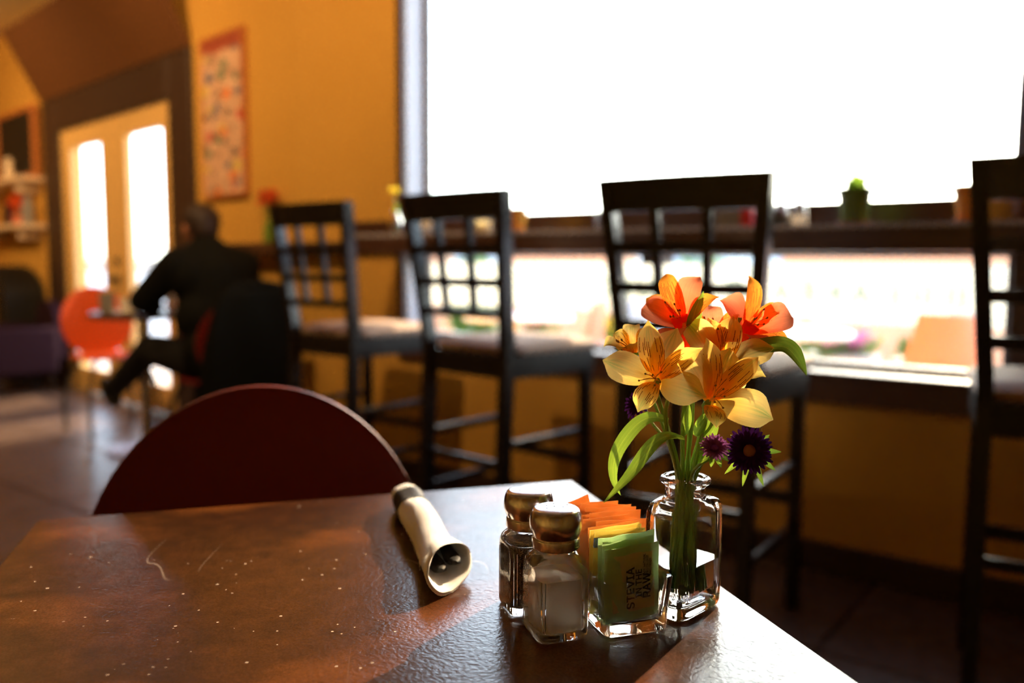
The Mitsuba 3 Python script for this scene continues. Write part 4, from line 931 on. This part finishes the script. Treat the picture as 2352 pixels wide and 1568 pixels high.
# ---------------------------------------------------------------- the bouquet
def tepal(c, e1, e2, ax, ang, L, Wd, inner, flare, cup, throat=0.014, n=17, m=11, seed=0, twist=0.0):
    """a tepal that leaves the throat along the axis and flares to angle 'ang' in the plane e1, e2"""
    rd = e1 * math.cos(ang) + e2 * math.sin(ang)
    td = unit(np.cross(ax, rd))
    v = np.linspace(0, 1, n)
    ra = 0.0022 + L * (0.12 * v + 0.88 * v ** 1.35)
    hh = -throat * (1 - v) ** 1.6 + flare * L * np.sin(v * PI * 0.55) - 0.16 * L * np.clip(v - 0.66, 0, 1) ** 2 * 8
    if inner: w = Wd * (0.16 + 0.84 * np.sin(PI * np.clip(0.04 + v * 0.93, 0, 1) ** 1.15) ** 0.9)
    else: w = Wd * (0.14 + 0.86 * np.sin(PI * np.clip(v ** 1.25 * 0.94, 0, 1)) ** 0.75)
    w = w * np.where(v > 0.78, 1 - (np.clip(v - 0.78, 0, 1) / 0.22) ** 1.6 * 0.93, 1)
    u = np.linspace(-1, 1, m)
    r = np.random.default_rng(seed)
    ph = r.random(3) * 6
    ruf = 0.05 * Wd * np.sin(9 * v[:, None] + ph[0] + 2 * u[None]) * np.abs(u[None]) ** 2
    P = c + rd * ra[:, None, None] + ax * hh[:, None, None] + td * (u[None, :, None] * w[:, None, None]) + ax * ((cup * (u ** 2)[None] * w[:, None] + ruf)[..., None]) + td * (twist * (v ** 2 * L)[:, None, None])
    uv = np.stack(np.broadcast_arrays(u[None], v[:, None]), -1).reshape(-1, 2)
    return grid(P), uv
def blossom(t, c, ax, tepals, pre, throat=0.016, seed=0, up=(0, 0, 1), stam=6):
    c, ax = np.asarray(c, float), unit(ax)
    e1 = unit(np.cross(V(*up), ax)); e2 = np.cross(ax, e1)
    for q, (ang, L, Wd, inner, flare, cup) in enumerate(tepals):
        m, uv = tepal(c, e1, e2, ax, math.radians(ang), L, Wd, inner, flare, cup, throat, seed=seed + q, twist=0.06 * math.sin(seed + 2.1 * q))
        part(t, 'petal', m, f'mat_petal_{pre}_' + ('inner' if inner else 'outer'), True, uv=uv)
    part(t, 'throat', tube([c - ax * (throat + 0.012), c - ax * (throat + 0.006), c - ax * (throat + 0.0012)], [0.0018, 0.0024, 0.0026], 6, 10), 'mat_stem')
    for q in range(stam):
        a = math.radians(-100 + 50 * q + seed * 13)
        d = e1 * math.cos(a) + e2 * math.sin(a)
        tip = c + ax * (0.010 + 0.003 * (q % 3)) + d * (0.004 + 0.0025 * (q % 3)) - e2 * 0.003
        part(t, 'stamen', tube([c - ax * throat * 0.8, c + d * 0.0015, tip], 0.00035, 8, 5), 'mat_stamen')
        part(t, 'anther', tf(ball((0, 0, 0), 1, 1), mat(d * 0.0008, np.cross(ax, d) * 0.0008, ax * 0.0014, tip)), 'mat_anther')
def stem(t, pts, r=0.0017):
    part(t, 'stem', tube(pts, [r, r * 1.05, r * 0.9], 20, 10), 'mat_stem')
def leafs(pts, wd, nrm, twist=0.0, n=26, m=9, cupv=0.25):
    """a strap leaf along pts; its broad side looks along nrm, turning by twist"""
    p = spline(pts, n)
    T = np.gradient(p, axis=0); T /= np.linalg.norm(T, axis=1, keepdims=True)
    v = np.linspace(0, 1, n); u = np.linspace(-1, 1, m)
    nn = np.asarray(nrm, float)
    s = np.cross(np.broadcast_to(nn, T.shape), T); s /= np.linalg.norm(s, axis=1, keepdims=True) + 1e-9
    k = np.cross(T, s)
    a = twist * v
    s2 = s * np.cos(a)[:, None] + k * np.sin(a)[:, None]; k2 = np.cross(T, s2)
    w = wd * np.clip(np.sin(PI * np.clip(v * 0.97 + 0.03, 0, 1)) ** 0.75, 0, 1) * (1 - 0.25 * v) + 0.0006 * (1 - v)
    P = p[:, None] + s2[:, None] * (u[None, :, None] * w[:, None, None]) + k2[:, None] * ((u ** 2)[None, :, None] * w[:, None, None] * cupv)
    uv = np.stack(np.broadcast_arrays(u[None], v[:, None]), -1).reshape(-1, 2)
    return grid(P), uv
CAMD = unit(EYE - V(0.13, 0.66, 0.92))
def tilt(r=0.0, u=0.0):
    """an axis towards the viewer turned right by r and up by u"""
    e = unit(np.cross(V(0, 0, 1), CAMD))
    return unit(CAMD + e * r + V(0, 0, 1) * u)
NB = V(VC[0], VC[1], 0.852)
def foot(dx, dy): return V(VC[0] + dx, VC[1] + dy, 0.768), V(VC[0] + dx * 0.6, VC[1] + dy * 0.6, 0.852)
IN, OU = True, False
# large yellow bloom on the left
t = thing('yellow_lily', 'yellow alstroemeria bloom at the front left of the bouquet', 'flower', 'yellow alstroemerias in the bouquet')
c = V(0.1075, 0.6320, 0.9428)
blossom(t, c, tilt(-0.12, 0.1), [(163, 0.0405, 0.0125, OU, 0.10, 0.22), (73, 0.0400, 0.0125, OU, 0.02, 0.15), (-20, 0.0385, 0.0130, OU, 0.12, 0.22), (99, 0.0425, 0.0100, IN, 0.16, 0.18), (38, 0.0400, 0.0082, IN, 0.16, 0.20), (-115, 0.0265, 0.0092, IN, 0.14, 0.15)], 'yellow', seed=3)
f0, f1 = foot(-0.006, -0.002)
stem(t, [f0, f1, V(0.1269, 0.6550, 0.8872), V(0.1172, 0.6520, 0.9154), c + V(0.003, 0.024, -0.004)])
# large yellow bloom on the right
t = thing('yellow_lily', 'yellow alstroemeria bloom at the front right, largest of the bouquet', 'flower', 'yellow alstroemerias in the bouquet')
c = V(0.1540, 0.6340, 0.9281)
blossom(t, c, tilt(0.30, 0.28), [(128, 0.0420, 0.0120, OU, 0.30, 0.25), (-18, 0.0455, 0.0150, OU, 0.10, 0.20), (64, 0.0420, 0.0120, OU, 0.05, 0.2), (93, 0.0440, 0.0085, IN, 0.25, 0.20), (43, 0.0450, 0.0088, IN, 0.25, 0.22), (-95, 0.0215, 0.0085, IN, 0.12, 0.15), (-62, 0.024, 0.0085, IN, 0.1, 0.15)][:6], 'yellow', seed=9)
f0, f1 = foot(0.006, -0.003)
stem(t, [f0, f1, V(0.1484, 0.6520, 0.8914), c + V(0.0, 0.022, -0.016)])
# third yellow bloom, behind and above
t = thing('yellow_lily', 'yellow alstroemeria bloom behind and above the front right one', 'flower', 'yellow alstroemerias in the bouquet')
c = V(0.1670, 0.6720, 0.9491)
blossom(t, c, tilt(0.1, 0.45), [(128, 0.0440, 0.0125, OU, 0.30, 0.30), (20, 0.0440, 0.0120, OU, 0.15, 0.22), (-70, 0.030, 0.0120, OU, 0.1, 0.2), (72, 0.0420, 0.0110, IN, 0.20, 0.18), (105, 0.0385, 0.0085, IN, 0.24, 0.2), (-20, 0.034, 0.009, IN, 0.2, 0.2)], 'yellow', seed=15)
f0, f1 = foot(0.008, 0.004)
stem(t, [f0, f1, V(0.1597, 0.6720, 0.8979), c + V(0.0, 0.016, -0.025)])
# young half-open bloom, far left
t = thing('yellow_lily', 'half-open yellow alstroemeria at the left edge of the bouquet', 'flower', 'yellow alstroemerias in the bouquet')
c = V(0.0953, 0.6720, 0.9610)
blossom(t, c, unit(tilt(-0.6, 1.6)), [(100, 0.017, 0.0078, OU, 0.7, 0.4), (-20, 0.018, 0.0078, OU, 0.75, 0.4), (-140, 0.018, 0.0078, OU, 0.7, 0.4), (40, 0.015, 0.006, IN, 0.8, 0.3), (160, 0.015, 0.006, IN, 0.8, 0.3), (-80, 0.016, 0.006, IN, 0.8, 0.3)], 'yellow', 0.008, seed=21, stam=3)
f0, f1 = foot(-0.008, 0.004)
stem(t, [f0, f1, V(0.1253, 0.6750, 0.8899), V(0.1066, 0.6780, 0.9321), c + V(0, 0, -0.016)], 0.0014)
m, uv = leafs([V(0.1035, 0.6680, 0.9573), V(0.0906, 0.6620, 0.9569), V(0.0787, 0.6640, 0.9632)], 0.0042, V(0, -0.3, 1), 0.4)
part(t, 'leaf', m, 'mat_leaf', True, uv=uv)
# orange bloom, upper left
t = thing('orange_lily', 'orange alstroemeria bloom at the upper left of the bouquet', 'flower', 'orange alstroemerias in the bouquet')
c = V(0.1366, 0.6900, 0.9851)
blossom(t, c, unit(tilt(-0.55, 0.75)), [(75, 0.036, 0.0130, OU, 0.30, 0.3), (176, 0.034, 0.0125, OU, 0.25, 0.3), (-75, 0.034, 0.0135, OU, 0.35, 0.3), (118, 0.041, 0.0088, IN, 0.38, 0.25), (158, 0.040, 0.0085, IN, 0.15, 0.25), (35, 0.034, 0.0088, IN, 0.2, 0.22)], 'orange', seed=27)
part(t, 'petal_base', tube([c, V(0.1427, 0.6920, 0.9682), V(0.1483, 0.6940, 0.9482)], [0.0075, 0.0045, 0.0025], 8, 12), 'mat_petal_orange_outer', True, uv=np.tile([[0.9, 0.2]], (98, 1)))
f0, f1 = foot(0.0, 0.006)
stem(t, [f0, f1, V(0.1493, 0.6900, 0.9016), V(0.1490, 0.6940, 0.9482)])
# orange bloom, upper right
t = thing('orange_lily', 'orange alstroemeria bloom at the upper right of the bouquet', 'flower', 'orange alstroemerias in the bouquet')
c = V(0.1994, 0.7000, 0.9786)
blossom(t, c, unit(tilt(0.55, 0.55)), [(140, 0.032, 0.0135, OU, 0.30, 0.3), (5, 0.034, 0.0130, OU, 0.35, 0.3), (-100, 0.020, 0.0110, OU, 0.3, 0.3), (80, 0.040, 0.0075, IN, 0.36, 0.3), (30, 0.030, 0.0070, IN, 0.3, 0.3), (-28, 0.034, 0.0072, IN, 0.10, 0.2)], 'orange', seed=33)
part(t, 'petal_base', tube([c, V(0.1930, 0.7020, 0.9686), V(0.1868, 0.7020, 0.9584)], [0.0075, 0.0045, 0.0025], 8, 12), 'mat_petal_orange_outer', True, uv=np.tile([[0.9, 0.2]], (98, 1)))
f0, f1 = foot(0.010, 0.006)
stem(t, [f0, f1, V(0.1722, 0.6950, 0.9007), V(0.1868, 0.7020, 0.9584)])
# small orange bloom between, behind the yellow ones
t = thing('orange_lily', 'small orange alstroemeria bloom in the middle, behind the yellow ones', 'flower', 'orange alstroemerias in the bouquet')
c = V(0.1668, 0.6960, 0.9716)
blossom(t, c, unit(tilt(-0.1, 1.0)), [(95, 0.024, 0.0085, OU, 0.4, 0.3), (-30, 0.022, 0.0095, OU, 0.3, 0.3), (-150, 0.022, 0.0095, OU, 0.3, 0.3), (40, 0.024, 0.007, IN, 0.35, 0.25), (150, 0.024, 0.007, IN, 0.35, 0.25), (-90, 0.02, 0.007, IN, 0.3, 0.25)], 'orange', seed=39)
f0, f1 = foot(0.004, 0.008)
stem(t, [f0, f1, V(0.1583, 0.6900, 0.9016), V(0.1650, 0.6980, 0.9514), c + V(0, 0.004, -0.014)], 0.0014)
# loose leafy stems
def leafy(lb, pts, leaves, r=0.0018):
    t = thing('leafy_stem', lb, 'stem')
    stem(t, pts, r)
    for p, wd, nrm, tws in leaves:
        m, uv = leafs(p, wd, nrm, tws)
        part(t, 'leaf', m, 'mat_leaf', True, uv=uv)
f0, f1 = foot(-0.009, -0.004)
leafy('green stem with two long leaves drooping to the left over the packets', [f0, f1, V(0.1241, 0.6400, 0.8836), V(0.1187, 0.6450, 0.9132), V(0.1252, 0.6600, 0.9262)],
      [([V(0.1211, 0.6450, 0.9081), V(0.1068, 0.6400, 0.9114), V(0.0873, 0.6300, 0.8991), V(0.0773, 0.6260, 0.8799), V(0.0782, 0.6260, 0.8632), V(0.0831, 0.6270, 0.8535)], 0.0058, V(0.25, -0.9, 0.35), 0.5),
       ([V(0.1329, 0.6400, 0.8946), V(0.1173, 0.6320, 0.8982), V(0.1027, 0.6220, 0.8903), V(0.0891, 0.6120, 0.8752), V(0.0799, 0.6060, 0.8669), V(0.0669, 0.6020, 0.8546)], 0.0056, V(0.1, -0.6, 0.8), 0.3)])
f0, f1 = foot(0.009, 0.0)
leafy('green stem with one broad leaf pointing out to the right', [f0, f1, V(0.1595, 0.6650, 0.9063), V(0.1769, 0.6760, 0.9434), V(0.1921, 0.6800, 0.9642)],
      [([V(0.1921, 0.6800, 0.9635), V(0.2066, 0.6780, 0.9627), V(0.2188, 0.6720, 0.9624), V(0.2271, 0.6680, 0.9534), V(0.2342, 0.6660, 0.9405)], 0.0105, V(-0.1, -0.75, 0.65), -0.5),
       ([V(0.1693, 0.6900, 0.9596), V(0.1777, 0.6940, 0.9754), V(0.1909, 0.7000, 0.9840)], 0.006, V(0, -0.9, 0.4), 0.3)])
f0, f1 = foot(0.003, 0.002)
leafy('green stem with an upright leaf rising between the orange blooms', [f0, f1, V(0.1443, 0.6750, 0.9043), V(0.1459, 0.6820, 0.9425), V(0.1465, 0.6840, 0.9636)],
      [([V(0.1465, 0.6840, 0.9629), V(0.1457, 0.6820, 0.9797), V(0.1490, 0.6800, 0.9957), V(0.1528, 0.6760, 1.0070)], 0.0072, V(0.2, -0.95, 0.1), 0.4)])
f0, f1 = foot(-0.003, 0.004)
leafy('plain green stem in the middle of the bunch', [f0, f1, V(0.1372, 0.6680, 0.8915), V(0.1380, 0.6680, 0.9162), V(0.1412, 0.6720, 0.9332)],
      [([V(0.1371, 0.6640, 0.8923), V(0.1387, 0.6600, 0.9071), V(0.1398, 0.6600, 0.9193)], 0.004, V(0, -1, 0.2), 0.2), ([V(0.1435, 0.6520, 0.8948), V(0.1506, 0.6460, 0.9105), V(0.1510, 0.6400, 0.9170)], 0.0055, V(-0.5, -0.8, 0.3), 0.5)])
f0, f1 = foot(0.006, 0.007)
leafy('second plain green stem at the right of the bunch', [f0, f1, V(0.1509, 0.6600, 0.8897), V(0.1525, 0.6600, 0.9072), V(0.1534, 0.6600, 0.9229)],
      [([V(0.1479, 0.6550, 0.8838), V(0.1579, 0.6500, 0.9005), V(0.1598, 0.6480, 0.9112)], 0.0042, V(0.2, -0.9, 0.3), 0.3)])
# asters
def aster(lb, c, ax, R, core, bsdf, rings, seed, stem_pts, bract=True, grp=None):
    t = thing('purple_aster', lb, 'flower', grp)
    c, ax = np.asarray(c, float), unit(ax)
    e1 = unit(np.cross(V(0, 0, 1), ax)); e2 = np.cross(ax, e1)
    r = np.random.default_rng(seed)
    ms = []
    for k, (n, rad, el, w) in enumerate(rings):
        for q in range(n):
            a = (q + 0.5 * k + 0.3 * r.random()) / n * 2 * PI
            d = e1 * math.cos(a) + e2 * math.sin(a)
            e = el + 0.25 * (r.random() - 0.5)
            L = rad * (0.85 + 0.3 * r.random())
            b0 = c + d * core * 0.8
            tip = b0 + d * L * math.cos(e) + ax * L * math.sin(e)
            midp = (b0 + tip) / 2 + ax * 0.12 * L
            p = spline([b0, midp, tip], 6)
            s = unit(np.cross(ax, d))
            ww = w * np.array([0.5, 0.9, 1.0, 1.0, 0.85, 0.35])
            u = np.array([-1, 0, 1.0])
            P = p[:, None] + s * (u[None, :, None] * ww[:, None, None]) + ax * ((u ** 2)[None, :, None] * ww[:, None, None] * 0.5)
            ms.append(grid(P))
    part(t, 'petals', cat_(*ms), bsdf, True, kind='stuff')
    cm = ball((0, 0, 0), 1, 3)
    dn = meshkit.noise(np.array(cm.vertices) * 9) * 0.25 + 0.85
    cm.vertices *= dn[:, None]
    part(t, 'core', tf(cm, mat(e1 * core, e2 * core, ax * core * 0.55, c)), 'mat_aster_core' if core > 0.003 and bsdf == 'mat_aster_dark' else bsdf)
    part(t, 'calyx', tf(ball((0, 0, 0), 1, 2), mat(e1 * R * 0.32, e2 * R * 0.32, ax * R * 0.35, c - ax * R * 0.35)), 'mat_stem')
    stem(t, stem_pts, 0.0014)
    if bract:
        for q in range(9):
            a = q / 9 * 2 * PI + 0.3
            d = e1 * math.cos(a) + e2 * math.sin(a)
            b0 = c - ax * R * 0.45 + d * R * 0.25
            tip = b0 + d * R * (0.75 + 0.3 * r.random()) - ax * R * 0.05 - V(0, 0, 0.25 * R)
            m, uv = leafs([b0, (b0 + tip) / 2 + ax * 0.001, tip], 0.0022, ax, 0.3, 10, 5)
            part(t, 'bract', m, 'mat_leaf', True, uv=uv)
f0, f1 = foot(0.010, -0.002)
c = V(0.1834, 0.6400, 0.8856)
aster('large dark purple aster at the lower right of the bouquet', c, tilt(-0.25, 0.12), 0.0195, 0.0055, 'mat_aster_dark', [(30, 0.0135, 0.15, 0.0018), (26, 0.0125, 0.45, 0.0016), (22, 0.0090, 0.85, 0.0014), (16, 0.006, 1.1, 0.0011)], 1, [f0, f1, V(0.1597, 0.6550, 0.8786), V(0.1769, 0.6550, 0.8769), c - tilt(-0.25, 0.12) * 0.008], grp='purple asters in the bouquet')
f0, f1 = foot(0.007, -0.007)
c = V(0.1533, 0.6280, 0.8899)
aster('small mauve aster bud left of the large dark one', c, unit(tilt(0.0, 0.7)), 0.0105, 0.0035, 'mat_aster_light', [(26, 0.0085, 0.30, 0.0012), (24, 0.0080, 0.65, 0.0011), (20, 0.0068, 0.95, 0.001), (14, 0.0055, 1.25, 0.001)], 2, [f0, f1, V(0.1469, 0.6320, 0.8788), c - V(0, -0.002, 0.007)], grp='purple asters in the bouquet')
f0, f1 = foot(-0.010, 0.006)
c = V(0.1060, 0.7000, 0.9105)
aster('dark purple aster half hidden at the left behind the yellow bloom', c, unit(tilt(-0.9, 0.3)), 0.011, 0.0035, 'mat_aster_dark', [(22, 0.010, 0.2, 0.0014), (18, 0.008, 0.6, 0.0012), (12, 0.005, 1.0, 0.001)], 4, [f0, f1, V(0.1281, 0.6900, 0.8832), V(0.1147, 0.6980, 0.8999), c + V(0.006, 0.002, -0.002)], bract=False, grp='purple asters in the bouquet')
m, uv = leafs([V(0.1295, 0.6400, 0.7516), V(0.1319, 0.6420, 0.7536), V(0.1353, 0.6450, 0.7537)], 0.003, V(0, -0.5, 0.9), 0.2, 8, 5)
pf = V(VC[0], VC[1], TZ + 0.0098)
m, uv = leafs([pf + V(-0.012, -0.012, 0.0004), pf + V(-0.009, -0.009, 0.0012), pf + V(-0.006, -0.006, 0.0005)], 0.0028, V(0.3, -0.5, 0.9), 0.1, 8, 5)
solo('fallen_petal', m, 'mat_petal_yellow_outer', 'small yellow petal lying at the bottom of the vase', 'petal', smooth=True, uv=uv)

# ---------------------------------------------------------------- rolled napkin with cutlery
nk = thing('napkin_roll', 'white cloth napkin rolled around cutlery, lying on the table', 'napkin')
A0, A1 = V(-0.1235, 0.9480, 0), V(-0.0530, 0.7060, 0)
ax = unit(A1 - A0); sd = np.cross(ax, V(0, 0, 1)); LN = np.linalg.norm(A1 - A0)
FN = mat(sd, ax, V(0, 0, 1), V(A0[0], A0[1], TZ + 0.0006))
n, mseg = 40, 40
tt = np.linspace(0, 1, n)
wid = np.interp(tt, [0, 0.03, 0.12, 0.25, 0.36, 0.5, 0.65, 0.8, 0.92, 1], [0.010, 0.0150, 0.0172, 0.0160, 0.0172, 0.0178, 0.0172, 0.0190, 0.0220, 0.0245])
hei = np.interp(tt, [0, 0.03, 0.12, 0.25, 0.36, 0.5, 0.65, 0.8, 0.92, 1], [0.010, 0.0140, 0.0158, 0.0140, 0.0155, 0.0160, 0.0140, 0.0145, 0.0160, 0.0165])
ang = np.arange(mseg) / mseg * 2 * PI
def ring(v, w, h, k=1.0, slant=0.0):
    wr = 1 + 0.035 * np.sin(3 * ang + 5 * v) + 0.03 * np.sin(5 * ang - 11 * v)
    x, z = w * k * wr * np.cos(ang), h * k * wr * np.sin(ang)
    yy = v * LN + slant * (0.022 * np.cos(ang - 0.3) - 0.020 * np.sin(ang)) 
    zz = np.maximum(h + z, 0.0)
    return np.stack([x, yy, zz], 1)
R_ = [ring(v, w, h, 1, max(0, (v - 0.75) / 0.25)) for v, w, h in zip(tt, wid, hei)]
R_ += [ring(v, w, h, 0.90, max(0, (v - 0.75) / 0.25)) + V(0, 0, 0.0014) for v, w, h in zip(tt[::-1][:22], wid[::-1][:22], hei[::-1][:22])]
m = grid(np.array(R_), close_u=True, caps=True)
trimesh.repair.fix_normals(m)
part(nk, 'cloth', tf(m, FN), 'mat_napkin', 60)
# overlapping flap spiralling along the roll
P = []
for v in np.linspace(0.30, 0.985, 24):
    w, h = np.interp(v, tt, wid), np.interp(v, tt, hei)
    a0 = 2.5 - 1.7 * (v - 0.30) / 0.685
    row = []
    for k in np.linspace(0, 1, 10):
        a = a0 - 0.9 * k
        g = 1.03 + 0.055 * (1 - k)
        row.append(V(w * g * math.cos(a), v * LN, h + h * g * math.sin(a)))
    P.append(row)
part(nk, 'flap', tf(grid(np.array(P)), FN), 'mat_napkin', True)
b1 = [ring(v, np.interp(v, tt, wid) + 0.0009, np.interp(v, tt, hei) + 0.0005) for v in np.linspace(0.145, 0.275, 8)]
part(nk, 'band', tf(grid(np.array(b1), close_u=True), FN), 'mat_band', 60, label='dark paper band')
def cutlery(name, lb, x, z, y0, y1):
    k = solo(name, tf(cat_(loft([(0, 0.0028, 0.0013, 3), (0.03, 0.0034, 0.0018, 3), (0.10, 0.0058, 0.0030, 3), (0.125, 0.0074, 0.0036, 3), (0.135, 0.0064, 0.0032, 2.5), (0.139, 0.0030, 0.0018, 2)], 24)), FN @ mat(V(1, 0, 0), V(0, 0, 1), V(0, 1, 0), V(x, y0, z))), 'mat_black', lb, 'cutlery')
cutlery('fork', 'dark fork handle in the open end of the napkin roll, on the left', -0.0068, 0.017, 0.104, 0)
cutlery('knife', 'dark knife handle in the open end of the napkin roll, on the right', 0.0072, 0.0135, 0.110, 0)
